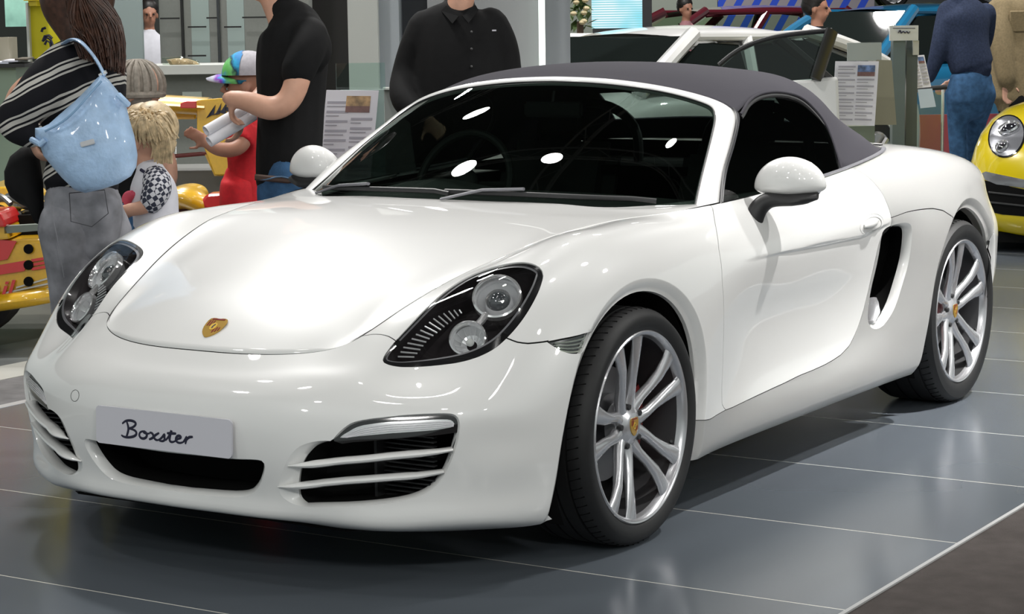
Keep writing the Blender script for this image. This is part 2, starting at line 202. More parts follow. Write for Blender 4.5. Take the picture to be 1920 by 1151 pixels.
# ================================================================ the white convertible
P_ = np.array(P_DATA); KU=np.array(KU_); KV=np.array(KV_)
NC,NR = P_.shape[:2]; GE=3
def spl(k,t):
    n=len(k);h=np.diff(k);A=np.zeros((n,n));B=np.zeros((n,n));A[0,0]=A[-1,-1]=1
    for i in range(1,n-1):
        A[i,i-1]=h[i-1];A[i,i]=2*(h[i-1]+h[i]);A[i,i+1]=h[i]
        B[i,i-1]=6/h[i-1];B[i,i]=-6/h[i-1]-6/h[i];B[i,i+1]=6/h[i]
    Mm=np.linalg.solve(A,B);t=np.atleast_1d(t);i=np.clip(np.searchsorted(k,t,'right')-1,0,n-2);I=np.eye(n)
    hh=h[i][:,None];a=(k[i+1]-t)[:,None]/hh;b=(t-k[i])[:,None]/hh
    return a*I[i]+b*I[i+1]+((a**3-a)*Mm[i]+(b**3-b)*Mm[i+1])*hh**2/6
KX=np.r_[-KU[GE:0:-1],KU,2*KU[-1]-KU[-2:-2-GE:-1]]
FOLD=np.zeros((NC+2*GE,NC));SG=np.ones(NC+2*GE)
for i in range(NC+2*GE):
    j=i-GE
    if j<0:j=-j;SG[i]=-1
    if j>=NC:j=2*(NC-1)-j;SG[i]=-1
    FOLD[i,j]=1
def S0(u,v):
    b=spl(KX,u);bv=spl(KV,v)
    X=np.einsum('ni,ijk,nj->nk',b@FOLD,P_,bv);X[:,1]=np.einsum('ni,ij,nj->n',(b*SG)@FOLD,P_[:,:,1],bv)
    return X
def seg_dist(Q,L):
    """min distance of 2D points Q to polyline L"""
    d=np.full(len(Q),9.)
    for a,b in zip(L[:-1],L[1:]):
        ab=b-a;t=np.clip(((Q-a)@ab)/(ab@ab+1e-12),0,1);d=np.minimum(d,np.linalg.norm(Q-a-t[:,None]*ab,axis=1))
    return d
ARCH=[]
for k in ('arch_front','arch_rear'):
    uv=np.array(FEAT[k])
    d_=np.r_[0,np.cumsum(np.linalg.norm(np.diff(uv*[.3,.12],axis=0),axis=1))];t_=np.linspace(0,d_[-1],45)
    uv=np.stack([np.interp(t_,d_,uv[:,0]),np.interp(t_,d_,uv[:,1])],1)
    for _ in range(14):uv[1:-1]=uv[1:-1]*.5+(uv[:-2]+uv[2:])*.25
    FEAT[k]=uv.tolist();ARCH.append(S0(uv[:,0],uv[:,1])[:,[0,2]])
CRX=S0(*np.array(FEAT['crease']).T)
def S(u,v):
    u=np.asarray(u,float);v=np.asarray(v,float);X=S0(u,v)
    for L in ARCH:
        m=(X[:,1]>.6)&(X[:,2]<.85)&(X[:,0]>L[:,0].min()-.15)&(X[:,0]<L[:,0].max()+.15)
        if m.any():
            d=seg_dist(X[m][:,[0,2]],L);X[m,1]-=.026*np.clip(1-d/.036,0,1)**1.15
    # crisp crease along the door: the flank steps in just below it
    zc=np.interp(X[:,0],CRX[:,0],CRX[:,2]);d=zc-X[:,2];fx=np.interp(X[:,0],[.60,.95,1.60,1.74],[0,1,1,0])
    m=(X[:,1]>.7)&(d>0)&(d<.13)
    if m.any():X[m,1]-=.010*fx[m]*np.clip(1-d[m]/.13,0,1)**1.5*np.clip(d[m]/.010,0,1)
    return X
def SN(u,v,h=.012):
    u=np.asarray(u,float);v=np.asarray(v,float)
    a=S(u+h,v)-S(u-h,v);b=S(u,v+h)-S(u,v-h);n=np.cross(b,a);n/=np.linalg.norm(n,axis=1)[:,None]+1e-12
    # outward: away from (x, 0, .45)
    X=S(u,v);c=np.stack([np.clip(X[:,0],-.2,2.6),0*X[:,0],0*X[:,0]+.45],1)
    s=np.sign(((X-c)*n).sum(1));return n*np.where(s==0,1,s)[:,None]
SU=.30;SV=float(np.linalg.norm(np.diff(P_[8:18],axis=1),axis=2).sum(1).mean())/(NR-1)
SU=float(np.linalg.norm(np.diff(P_[:,5],axis=0),axis=1).sum())/(NC-1)
def inpoly(Q,L):
    L=np.asarray(L);x,y=Q[:,0],Q[:,1];c=np.zeros(len(Q),bool);j=len(L)-1
    for i in range(len(L)):
        xi,yi=L[i];xj,yj=L[j]
        if yi!=yj:
            m=((yi>y)!=(yj>y))&(x<(xj-xi)*(y-yi)/(yj-yi)+xi);c^=m
        j=i
    return c
def resample(L,step,closed=False):
    L=np.array(L,float)
    if closed:L=np.vstack([L,L[:1]])
    d=np.linalg.norm(np.diff(L*[SU,SV],axis=0),axis=1);s=np.r_[0,np.cumsum(d)];n=max(2,int(s[-1]/step)+1)
    t=np.linspace(0,s[-1],n);R=np.stack([np.interp(t,s,L[:,0]),np.interp(t,s,L[:,1])],1)
    return R[:-1] if closed else R
def smooth_poly(L,closed=True,it=1):
    """Chaikin corner cutting"""
    L=np.array(L,float)
    for _ in range(it):
        A=L if closed else L[:-1];B=np.roll(L,-1,0) if closed else L[1:]
        R=np.stack([A*.75+B*.25,A*.25+B*.75],1).reshape(-1,2)
        L=R if closed else np.vstack([L[:1],R,L[-1:]])
    return L
def offset(L,d,closed=False):
    """offset polyline in metric uv by d (metres), left side positive"""
    Q=np.array(L,float)*[SU,SV]
    if closed:t=np.roll(Q,-1,0)-np.roll(Q,1,0)
    else:t=np.gradient(Q,axis=0)
    t/=np.linalg.norm(t,axis=1)[:,None]+1e-12;n=np.stack([-t[:,1],t[:,0]],1)
    return (Q+n*np.asarray(d).reshape(-1,1))/[SU,SV]
def area(L):
    L=np.asarray(L)*[SU,SV];return .5*np.sum(L[:,0]*np.roll(L[:,1],-1)-L[:,1]*np.roll(L[:,0],-1))
def ccw(L):
    L=np.asarray(L,float);return L if area(L)>0 else L[::-1].copy()
def groove(L,w=.0013):
    L=resample(L,.018);return np.vstack([offset(L,w),offset(L,-w)[::-1]])
F={k:np.array(v) for k,v in FEAT.items()}
hl=ccw(smooth_poly(F['headlight']));ik=ccw(smooth_poly(F['intake']));sm=ccw(F['side_marker']);si=ccw(smooth_poly(F['side_intake']))
gr=F['grille'].copy();gr=np.vstack([[[-.6,gr[0,1]]],gr,[[-.6,gr[-1,1]]]]);gr_c=ccw(smooth_poly(gr,closed=False))
af=F['arch_front'];ar=F['arch_rear']
def arch_poly(a): return np.vstack([[[a[0,0],-1.]],a,[[a[-1,0],-1.]]])
HOLES={'headlight':hl,'intake':ik,'marker':sm,'side_intake':si,'grille':gr_c,'arch_f':ccw(arch_poly(af)),'arch_r':ccw(arch_poly(ar))}
dr=F['door'].copy();dr=np.vstack([[[dr[0,0]-.03,9.4]],dr,[[dr[-1,0],9.4]]])
SEAMS=[dr]
def ext(L,a=0,b=0):
    L=np.array(L,float)
    if a:L=np.vstack([L[:1]+(L[:1]-L[1:2])/np.linalg.norm((L[0]-L[1])*[SU,SV])*a,L])
    if b:L=np.vstack([L,L[-1:]+(L[-1:]-L[-2:-1])/np.linalg.norm((L[-1]-L[-2])*[SU,SV])*b])
    return L
SEAMS+=[ext(F['seam_bumper_r'],.02,.01),ext(F['seam_bumper_l'],.05,.02),ext(F['seam_sill'],.03,.004),ext(F['seam_rear'],.004,.04)]
SEAMS.append(np.array([[19.75,2.2],[19.85,4.5],[19.95,6.6],[20.4,7.6],[21.2,8.3],[22.2,8.6],[23.3,8.65]]))
SEAMS[-1][:,0]=np.interp(SEAMS[-1][:,0],np.arange(NC),KU,right=NC-1+.4);SEAMS[-1][-1,0]=NC-1+.4
def make_panels():
    du,dv=.085,.16
    us=np.arange(0,NC-1+1e-6,du);us[-1]=NC-1;vs=np.linspace(0,NR-1,int((NR-1)/dv)+1)
    grid=np.array([(a,b) for a in us for b in vs]);cut=[groove(s) for s in SEAMS];holes=list(HOLES.values())
    # drop grid points too near a cut edge
    keep=np.ones(len(grid),bool)
    for c in cut+[resample(h,.012,True) for h in holes]:
        cc=np.vstack([c,c[:1]])*[SU,SV]
        lo=cc.min(0)-.01;hi=cc.max(0)+.01;g=grid*[SU,SV];m=((g>lo)&(g<hi)).all(1)
        if m.any():
            d=seg_dist(g[m],cc);k=keep[m];k&=(d>.006);keep[m]=k
    bnd=(grid[:,0]==0)|(grid[:,0]==NC-1)|(grid[:,1]==0)|(grid[:,1]==NR-1)
    # lines the mesh must follow: the lip edge round each arch and the door crease
    def iso(a_,d_):
        L=resample(a_,.014);X=S0(L[:,0],L[:,1])[:,[0,2]];t=np.gradient(X,axis=0);t/=np.linalg.norm(t,axis=1)[:,None];n=np.stack([-t[:,1],t[:,0]],1)
        c=np.array([X[:,0].mean(),.34]);n*=np.sign(((X-c)*n).sum(1))[:,None];T=X+n*d_;U=L.copy()
        for _ in range(8):
            P0=S0(U[:,0],U[:,1])[:,[0,2]];e=.01;A=(S0(U[:,0]+e,U[:,1])[:,[0,2]]-P0)/e;B=(S0(U[:,0],U[:,1]+e)[:,[0,2]]-P0)/e
            R=T-P0;det=A[:,0]*B[:,1]-A[:,1]*B[:,0];det=np.where(abs(det)<1e-6,1e-6,det)
            U[:,0]+=np.clip((R[:,0]*B[:,1]-R[:,1]*B[:,0])/det,-.2,.2);U[:,1]+=np.clip((A[:,0]*R[:,1]-A[:,1]*R[:,0])/det,-.4,.4)
        return U[(U[:,1]>.05)]
    GUIDE=[iso(a_,d_) for a_ in (af,ar) for d_ in (.012,.024,.0335,.0375)]
    xtra=[]
    for a_ in (af,ar):
        for dd_ in (.046,):
            for sg_ in (-1,1):
                o_=resample(offset(resample(a_,.02),dd_*sg_),.014);m=~inpoly(o_,arch_poly(a_))&(o_[:,1]>.15);xtra.append(o_[m])
    cl=resample(F['crease'],.02);Xc=S0(cl[:,0],cl[:,1]);cl=cl[(Xc[:,0]>.6)&(Xc[:,0]<1.75)]
    for dv_ in (.012,-.020,-.035):xtra.append(cl+[0,dv_/SV])
    for dv_ in (.0015,-.0045,-.010):GUIDE.append(cl+[0,dv_/SV])
    xtra=np.vstack(xtra);kx=np.ones(len(xtra),bool)
    for c in cut+[resample(h,.012,True) for h in holes]+GUIDE:
        cc=np.vstack([c,c[:1]] if not any(c is g_ for g_ in GUIDE) else [c])*[SU,SV];kx&=seg_dist(xtra*[SU,SV],cc)>.004
    xtra=xtra[kx]
    grid=grid[keep|bnd]
    dmin=np.array([(((xtra-q)*[SU,SV])**2).sum(1).min() for q in grid]);gb=(grid[:,0]==0)|(grid[:,0]==NC-1)|(grid[:,1]==0)|(grid[:,1]==NR-1)
    grid=np.vstack([grid[(dmin>.007**2)|gb],xtra]);kg=np.ones(len(grid),bool)
    for c in GUIDE:kg&=seg_dist(grid*[SU,SV],c*[SU,SV])>.005
    gb=(grid[:,0]==0)|(grid[:,0]==NC-1)|(grid[:,1]==0)|(grid[:,1]==NR-1);grid=grid[kg|gb]
    # guide points that fall in an opening or on a cut are dropped
    G2=[]
    for c in GUIDE:
        ok_=np.ones(len(c),bool)
        for h in holes:ok_&=~inpoly(c,h)
        for q in cut+[resample(h,.012,True) for h in holes]:ok_&=seg_dist(c*[SU,SV],np.vstack([q,q[:1]])*[SU,SV])>.003
        run=[]
        for p_,o_ in zip(c,ok_):
            if o_:run.append(p_)
            elif run:
                if len(run)>1:G2.append(np.array(run))
                run=[]
        if len(run)>1:G2.append(np.array(run))
    GUIDE[:]=G2
    verts=[Vector((a*SU,b*SV)) for a,b in grid];edges=[]
    def addpoly(L,closed=True):
        b=len(verts)
        for a,c in L:verts.append(Vector((a*SU,c*SV)))
        n=len(L)
        for i in range(n if closed else n-1):edges.append((b+i,b+(i+1)%n))
    addpoly(np.array([(a,0.) for a in us]+[(float(NC-1),b) for b in vs[1:]]+[(a,float(NR-1)) for a in us[::-1][1:]]+[(0.,b) for b in vs[::-1][1:-1]]))
    H2=[resample(h,.012,True) for h in holes]
    for c in cut:addpoly(c)
    for c in GUIDE:addpoly(c,False)
    for h in H2:addpoly(h)
    v2,e2,f2,_,_,_=delaunay_2d_cdt(verts,edges,[],0,1e-6)
    V=np.array([(a.x,a.y) for a in v2]);T=np.array([f for f in f2 if len(f)==3])
    C=V[T].mean(1);Cuv=C/[SU,SV]
    ok=(Cuv[:,0]>1e-4)&(Cuv[:,0]<NC-1-1e-4)&(Cuv[:,1]>1e-4)&(Cuv[:,1]<NR-1-1e-4)
    for c in cut+H2:ok&=~inpoly(Cuv,c)
    T=T[ok];UV=V/[SU,SV]
    # components
    par=list(range(len(T)))
    def find(x):
        while par[x]!=x:par[x]=par[par[x]];x=par[x]
        return x
    em={}
    for i,t in enumerate(T):
        for a,b in ((0,1),(1,2),(2,0)):
            k=(min(t[a],t[b]),max(t[a],t[b]))
            if k in em:
                r1,r2=find(i),find(em[k][0])
                if r1!=r2:par[r1]=r2
                em[k].append(i)
            else:em[k]=[i]
    comp=np.array([find(i) for i in range(len(T))])
    X=S(UV[:,0],UV[:,1]);N=SN(UV[:,0],UV[:,1])
    return UV,T,comp,X,N
UVp,Tp,COMPp,Xp,Np=make_panels()
def panel_mesh(name,seed,side,rim=.011):
    """side -1: visible (left) flank at -y"""
    C=UVp[Tp].mean(1);i=((C-seed)*[SU,SV]);i=(i**2).sum(1).argmin();T=Tp[COMPp==COMPp[i]]
    ids=np.unique(T);mp={k:n for n,k in enumerate(ids)};X=Xp[ids].copy();N=Np[ids].copy();X[:,1]*=side;N[:,1]*=side
    F_=[[mp[a] for a in t] for t in T]
    if side<0: pass
    # orient faces to normals
    X0=X;fs=[]
    for t in F_:
        n=np.cross(X0[t[1]]-X0[t[0]],X0[t[2]]-X0[t[0]])
        fs.append(t if n@N[t[0]]>0 else t[::-1])
    ec={}
    for t in fs:
        for a,b in ((t[0],t[1]),(t[1],t[2]),(t[2],t[0])):ec[(a,b)]=1
    be=[e for e in ec if (e[1],e[0]) not in ec]
    uv=UVp[ids];vs=[tuple(x) for x in X];nrm=[tuple(n) for n in N]
    cen=X[be and sorted({a for e in be for a in e})].mean(0) if be else None
    for a,b in be:
        if (uv[a,0]<.001 and uv[b,0]<.001) or (uv[a,0]>NC-1.001 and uv[b,0]>NC-1.001):continue
        k=len(vs);r=np.cross(X[b]-X[a],N[a]);r/=np.linalg.norm(r)+1e-9
        # small rolled edge then wall
        for q in (X[a],X[b]):vs.append(tuple(q));
        vs.append(tuple(X[b]-N[b]*rim));vs.append(tuple(X[a]-N[a]*rim))
        nrm+= [tuple(r)]*4;fs.append([k+1,k,k+3,k+2])
    me=mesh(vs,fs,name)
    for p_ in me.polygons:p_.use_smooth=True
    me.normals_split_custom_set_from_vertices(nrm)
    return me
car=thing('sports_car','white two-seat convertible sports car with closed dark grey fabric roof','car')
PANELS=[('front_bumper',(2.5,7.2)),('fender',(9.,7.5)),('door',(14.,4.)),('side_panel',(16.2,1.5)),('rear_quarter',(18.5,8.4)),('rear_bumper',(22.2,4.))]
half={}
for side in (-1,1):
    for nm,seed in PANELS:
        if nm in ('front_bumper','rear_bumper'):continue
        o=obj(nm,panel_mesh(nm,seed,side),M['white_paint'],car);half[(nm,side)]=o
for nm,seed in (('front_bumper',(2.5,7.2)),('rear_bumper',(22.2,4.))):
    a=panel_mesh(nm,seed,-1);b=panel_mesh(nm,seed,1)
    # one bumper across the car: merge both halves, keep smooth normals
    va=[v.co[:] for v in a.vertices];vb=[v.co[:] for v in b.vertices]
    na=[None]*len(va);nb=[None]*len(vb)
    for me_,arr in ((a,na),(b,nb)):
        cn=me_.corner_normals
        for lp in me_.loops: arr[lp.vertex_index]=cn[lp.index].vector[:]
    fa=[list(p_.vertices) for p_ in a.polygons];fb=[[i+len(va) for i in p_.vertices] for p_ in b.polygons]
    me=mesh(va+vb,fa+fb,nm)
    for p_ in me.polygons:p_.use_smooth=True
    me.normals_split_custom_set_from_vertices([n or (0,0,1) for n in na+nb])
    half[(nm,0)]=obj(nm,me,M['white_paint'],car)
# black ribbons in every seam, standing in for the shade of the gap
def ribbon(L,w,depth,side,vs,fs):
    L=resample(L,.03);a=offset(L,w);b=offset(L,-w);A=S(a[:,0],a[:,1])-SN(a[:,0],a[:,1])*depth;B=S(b[:,0],b[:,1])-SN(b[:,0],b[:,1])*depth
    k=len(vs)
    for p,q in zip(A,B):vs.append((p[0],p[1]*side,p[2]));vs.append((q[0],q[1]*side,q[2]))
    for i in range(len(L)-1):fs.append((k+2*i,k+2*i+1,k+2*i+3,k+2*i+2))
for sd in (-1,1):
    for s_ in SEAMS:
        vs,fs=[],[];L=np.array(s_);L=L[(L[:,1]<=9)&(L[:,0]>=0)&(L[:,0]<=23)];ribbon(L,.007,.0014,sd,vs,fs);obj('seam_shade',mesh(vs,fs),M['black_matte'],car)
# ---------------------------------------------------------------- hood (front lid)
def top_row(x):
    uu=np.linspace(3,12,1800);T=S0(uu,0*uu+9.)
    return T[np.abs(T[:,0]-x).argmin()]
def grid_surface(ctrl,nu,nv,sym=True):
    """ctrl: stations x rows(centre->edge), xyz with y=w; mirrored about the centre"""
    C=np.array(ctrl,float);full=np.concatenate([C[:,:0:-1]*[1,-1,1],C],axis=1) if sym else C
    d1=np.linalg.norm(np.diff(full,axis=0),axis=2).mean(1);d2=np.linalg.norm(np.diff(full,axis=1),axis=2).mean(0)
    k1=np.r_[0,np.cumsum(d1)];k2=np.r_[0,np.cumsum(d2)];a=spl(k1,np.linspace(0,k1[-1],nu));b=spl(k2,np.linspace(0,k2[-1],nv))
    return np.einsum('ni,ijk,mj->nmk',a,full,b)
def grid_mesh(Gd,flip=False):
    n,m=Gd.shape[:2];f=[]
    for i in range(n-1):
        for j in range(m-1):
            q=(i*m+j,i*m+j+1,(i+1)*m+j+1,(i+1)*m+j);f.append(q[::-1] if flip else q)
    return mesh(Gd.reshape(-1,3),f)
E_=[tuple(top_row(x)) for x in (-.705,-.64,-.535,-.41,-.235,-.03,.16,.33)]
hood_c=[
 [(-.825,0,.600),(-.818,.14,.600),(-.787,.27,.604),(-.745,.36,.614),E_[0]],
 [(-.742,0,.650),(-.735,.15,.649),(-.708,.29,.648),(-.672,.385,.651),E_[1]],
 [(-.62,0,.710),(-.615,.15,.708),(-.59,.3,.703),(-.56,.395,.700),E_[2]],
 [(-.45,0,.766),(-.447,.15,.764),(-.435,.31,.758),(-.422,.42,.754),E_[3]],
 [(-.25,0,.815),(-.248,.16,.813),(-.24,.33,.807),(-.237,.46,.802),E_[4]],
 [(-.03,0,.855),(-.03,.17,.853),(-.03,.35,.848),(-.03,.50,.845),E_[5]],
 [(.16,0,.878),(.16,.17,.877),(.16,.36,.873),(.16,.52,.869),E_[6]],
 [(.27,0,.888),(.275,.18,.887),(.29,.37,.883),(.31,.55,.879),E_[7]],
 [(.375,0,.896),(.385,.19,.895),(.415,.38,.892),(.46,.56,.886),tuple(S0(np.array([11.55]),np.array([9.]))[0])]]
Gh=grid_surface(hood_c,70,70)
# pull the lid's rim exactly onto the body's opening line
uu=np.linspace(0,11.6,1400);TR=S0(uu,0*uu+9.)
n_,m_=Gh.shape[:2];ic=int(np.abs(TR[:,0]-(-.705))[:900].argmin())
def arcf(C):
    d=np.r_[0,np.cumsum(np.linalg.norm(np.diff(C,axis=0),axis=1))];return d/d[-1]
def at_frac(C,f):
    t=arcf(C);return np.stack([np.interp(f,t,C[:,k]) for k in range(3)],1)
jc=m_//2
for sgn_ in (1,-1):
    e=m_-1 if sgn_>0 else 0;cur=TR*[1,sgn_,1]
    tgt=at_frac(cur[ic:],arcf(Gh[:,e]));dl=tgt-Gh[:,e]
    for j in range(m_):
        w_=max(0,1-abs(j-e)/14);Gh[:,j]=Gh[:,j]+dl*(w_*w_*(3-2*w_))
full_front=np.vstack([(TR[:ic+1]*[1,-1,1])[::-1][:-1],TR[:ic+1]])
tgt=at_frac(full_front,arcf(Gh[0]));dl=tgt-Gh[0]
for i in range(10):
    w_=1-i/10;Gh[i]=Gh[i]+dl*(w_*w_*(3-2*w_))
# shrink by a panel gap all round (2 mm)
def inset_grid(Gd,g):
    Gd=Gd.copy()
    for ax in (0,1):
        for e,i2 in ((0,1),(-1,-2)):
            A=np.take(Gd,e,ax);B=np.take(Gd,i2,ax);d=B-A;l=np.linalg.norm(d,axis=-1,keepdims=True)
            R=A+d/np.maximum(l,1e-6)*np.minimum(g,l*.8)
            if ax==0:Gd[e]=R
            else:Gd[:,e]=R
    return Gd
Gh=inset_grid(Gh,.0046)
me=grid_mesh(Gh,True);hood=obj('hood',me,M['white_paint'],car,True)
if me.polygons[2000].normal.z<0: me.flip_normals()
sd=hood.modifiers.new('s','SOLIDIFY');sd.thickness=.012;sd.offset=-1
# black ribbon along the hood edge, painted shade for the open gap
uu=np.linspace(0,11.6,160)
for sdn in (-1,1):
    vs=[];fs=[];k=len(vs);T0=S0(uu,0*uu+9.);Nn=SN(uu,0*uu+8.98);T1=S0(uu,0*uu+8.9)
    d=T0-T1;d/=np.linalg.norm(d,axis=1)[:,None]
    for p,n,q in zip(T0,Nn,d):
        a=p-n*.0012-q*.006;b=p-n*.0016+q*.007;vs+= [(a[0],a[1]*sdn,a[2]),(b[0],b[1]*sdn,b[2])]
    for i in range(len(uu)-1):fs.append((k+2*i,k+2*i+1,k+2*i+3,k+2*i+2))
    obj('hood_gap_shade',mesh(vs,fs),M['black_matte'],car)
# ---------------------------------------------------------------- helpers on the body surface
def pts3(L,side,d=0.,add=(0,0,0)):
    L=np.asarray(L,float);X=S(L[:,0],L[:,1])-SN(L[:,0],L[:,1])*np.asarray(d).reshape(-1,1);X=X+np.array(add);X[:,1]*=side;return X
def bands(rings,name,mt,parent,side,cap=False,closed=True,smooth=True,angle=50):
    n=len(rings[0]);vs=np.vstack(rings);fs=[]
    for i in range(len(rings)-1):
        for k in range(n if closed else n-1):
            q=(i*n+k,i*n+(k+1)%n,(i+1)*n+(k+1)%n,(i+1)*n+k);fs.append(q if side>0 else q[::-1])
    if cap:fs.append(tuple((len(rings)-1)*n+k for k in range(n)))
    me=mesh(vs,fs,name);o=obj(name,me,mt,parent,smooth);me.set_sharp_from_angle(angle=radians(angle));return o
def patch(name,L,depth,mt,parent,side,holes=(),step=.016):
    L=resample(L,.01,True);verts=[];edges=[]
    def ap(Q):
        b=len(verts)
        for a,c in Q:verts.append(Vector((a*SU,c*SV)))
        n=len(Q)
        for i in range(n):edges.append((b+i,b+(i+1)%n))
    ap(L);H=[resample(h,.01,True) for h in holes]
    for h in H:ap(h)
    lo=L.min(0);hi=L.max(0);gx=np.arange(lo[0],hi[0],step/SU);gy=np.arange(lo[1],hi[1],step/SV)
    G_=np.array([(a,b) for a in gx for b in gy])
    if len(G_):
        m=inpoly(G_,L)&(seg_dist(G_*[SU,SV],np.vstack([L,L[:1]])*[SU,SV])>.005)
        for a,b in G_[m]:verts.append(Vector((a*SU,b*SV)))
    v2,_,f2,_,_,_=delaunay_2d_cdt(verts,edges,[],0,1e-6)
    V=np.array([(a.x,a.y) for a in v2])/[SU,SV];T=np.array([f for f in f2 if len(f)==3]);C=V[T].mean(1);ok=inpoly(C,L)
    for h in H:ok&=~inpoly(C,h)
    T=T[ok];ids=np.unique(T);mp={k:i for i,k in enumerate(ids)};Q=V[ids];X=pts3(Q,side,depth);N=SN(Q[:,0],Q[:,1]);N[:,1]*=side
    fs=[]
    for t in T:
        a,b,c=[mp[k] for k in t];n=np.cross(X[b]-X[a],X[c]-X[a]);fs.append((a,b,c) if n@N[a]>0 else (a,c,b))
    me=mesh(X,fs,name)
    for p_ in me.polygons:p_.use_smooth=True
    me.normals_split_custom_set_from_vertices([tuple(n) for n in N])
    return obj(name,me,mt,parent)
def nearest(L,q):
    d=((L-q)**2*[SU**2,SV**2]).sum(1);return L[d.argmin()],d.min()**.5
def densify(L,n=120,closed=False):
    L=np.array(L,float)
    if closed:L=np.vstack([L,L[:1]])
    d=np.r_[0,np.cumsum(np.linalg.norm(np.diff(L*[SU,SV],axis=0),axis=1))];t=np.linspace(0,d[-1],n)
    return np.stack([np.interp(t,d,L[:,0]),np.interp(t,d,L[:,1])],1)
def lap(R,it=4,w=.5):
    for _ in range(it):R=R*(1-w)+(np.roll(R,1,0)+np.roll(R,-1,0))*w/2
    return R
# ---------------------------------------------------------------- front intakes, driving lamps, vanes
sc=densify(F['scoop'],90);ikr=resample(ik,.010,True)
inner=offset(ikr,.006,True)
if not inpoly(inner[:1],ikr)[0]:inner=offset(ikr,-.006,True)
for i,q in enumerate(ikr):
    if q[0]<sc[:,0].max()+.05 :
        n_,d_=nearest(sc,q)
        if d_<.05:inner[i]=n_
inner=lap(inner,3)
mid=(ikr+inner)/2
for sd in (-1,1):
    bp=half[('front_bumper',0)]
    o=bands([pts3(ikr,sd,.0),pts3(mid,sd,.006),pts3(inner,sd,.018),pts3(inner,sd,.030)],'intake_bezel',M['white_paint'],car,sd)
    c=pts3(inner,sd,.028);bk=c+np.array([.11,0,0]);
    bands([c,bk],'intake_duct',M['black_matte'],car,sd,cap=True)
    # radiator slats
    mb=MB()
    for k in range(15):
        z=.255+k*.012;mb.box((-.715,sd*.50,z),(-.700,sd*.665,z+.0035))
    rg=mb.build('radiator_grille',M['black_plastic'],car,False)
    MB().box((-.745,sd*.505,.245),(-.70,sd*.513,.435)).build('divider',M['black_plastic'],rg,False)
    for nm in ('vane_hi','vane_lo'):
        L=densify(F[nm],30);t=np.linspace(0,1,30);Cc=pts3(L,sd,-.002+.016*np.clip((t-.08)/.2,0,1))
        rz=.0098*np.clip(t/.16,0.06,1)**.7*np.clip((1-t)/.5+.55,0,1);rd=.018*np.clip(t/.12,.15,1)
        MB().tube([tuple(c_) for c_ in Cc],list(rz),n=12,ry=list(rd),up=(0,0,1)).build('vane',M['white_paint'],car)
    # lamp strip
    hs=np.vstack([F['drl_low'][::-1],ikr[[nearest(ikr,q)[0] is not None and int((((ikr-q)*[SU,SV])**2).sum(1).argmin()) for q in F['intake'][0:22:3]]]])
    top=F['intake'][0:23];housing=np.vstack([top,F['drl_low']])
    dl=patch('driving_lamp',ccw(housing),.010,M['black_gloss'],car,sd)
    patch('lamp_reflector',ccw(F['drl']),.0085,M['reflector'],dl,sd)
    Lp=ccw(F['drl']);mb=MB()
    lo_=densify(F['drl'][np.r_[17,16,15,14,13,12]],24);hi_=densify(F['drl'][0:12],24)
    for f_ in (.2,.38,.56,.74):
        mb.tube([tuple(x) for x in pts3(lo_*(1-f_)+hi_*f_,sd,.007)],.0011,n=6)
    mb.build('light_guide',mat('white_light_guide',(.85,.83,.86),.25,coat=.6),dl)
    patch('lamp_lens',Lp,.004,M['lamp_glass'],dl,sd)
# ---------------------------------------------------------------- centre grille
g0=F['grille'];gl=np.vstack([g0]);gd=resample(smooth_poly(gl,False),.012)
gi=offset(gd,.010)
if not inpoly(gi[20:21],gr_c)[0]:gi=offset(gd,-.010)
def both(L,d,add=(0,0,0)):
    a=pts3(L,-1,d,add);b=pts3(L,1,d,add)[::-1];R=np.vstack([a,b]);return R
ga=gd.copy();ga[0,0]=ga[-1,0]=0;gi[0,0]=gi[-1,0]=0;ga[0,1]=ga[1,1];ga[-1,1]=ga[-2,1];gi[0,1]=gi[1,1];gi[-1,1]=gi[-2,1]
ga=ga[1:-1].copy();gi=gi[1:-1].copy();ga[0,0]=ga[-1,0]=gi[0,0]=gi[-1,0]=0.02
bands([both(ga,0),both((ga+gi)/2,.005),both(gi,.016),both(gi,.03)],'grille_bezel',M['white_paint'],car,-1)
c=both(gi,.028);bands([c,c+np.array([.12,0,0])],'grille_duct',M['black_matte'],car,-1,cap=True)
# ---------------------------------------------------------------- number plate with the lettering
pv=[];pf=[];NP=14
def plate_pt(y,z,off=0):
    yy=abs(y);return (-.9605+.02*(yy/.225)**2*.0+ (.412-z)*-.04-off, y, z)
def rrect(w,h,r,n=6):
    P=[]
    for cx,cy,a in ((w/2-r,h/2-r,0),(-w/2+r,h/2-r,90),(-w/2+r,-h/2+r,180),(w/2-r,-h/2+r,270)):
        for k in range(n+1):
            t=radians(a+90*k/n);P.append((cx+r*cos(t),cy+r*sin(t)))
    return P
Mp=Matrix(((0,0,-1,-.9535),(-1,0,0,0),(0,1,0,.411),(0,0,0,1)))
# slight tilt back
Mp=Mp@Matrix.Rotation(radians(-2.0),4,'X')
plate=MB().prism(rrect(.45,.098,.012),.006,Mp).build('number_plate',M['plate'],car,True,angle=30)
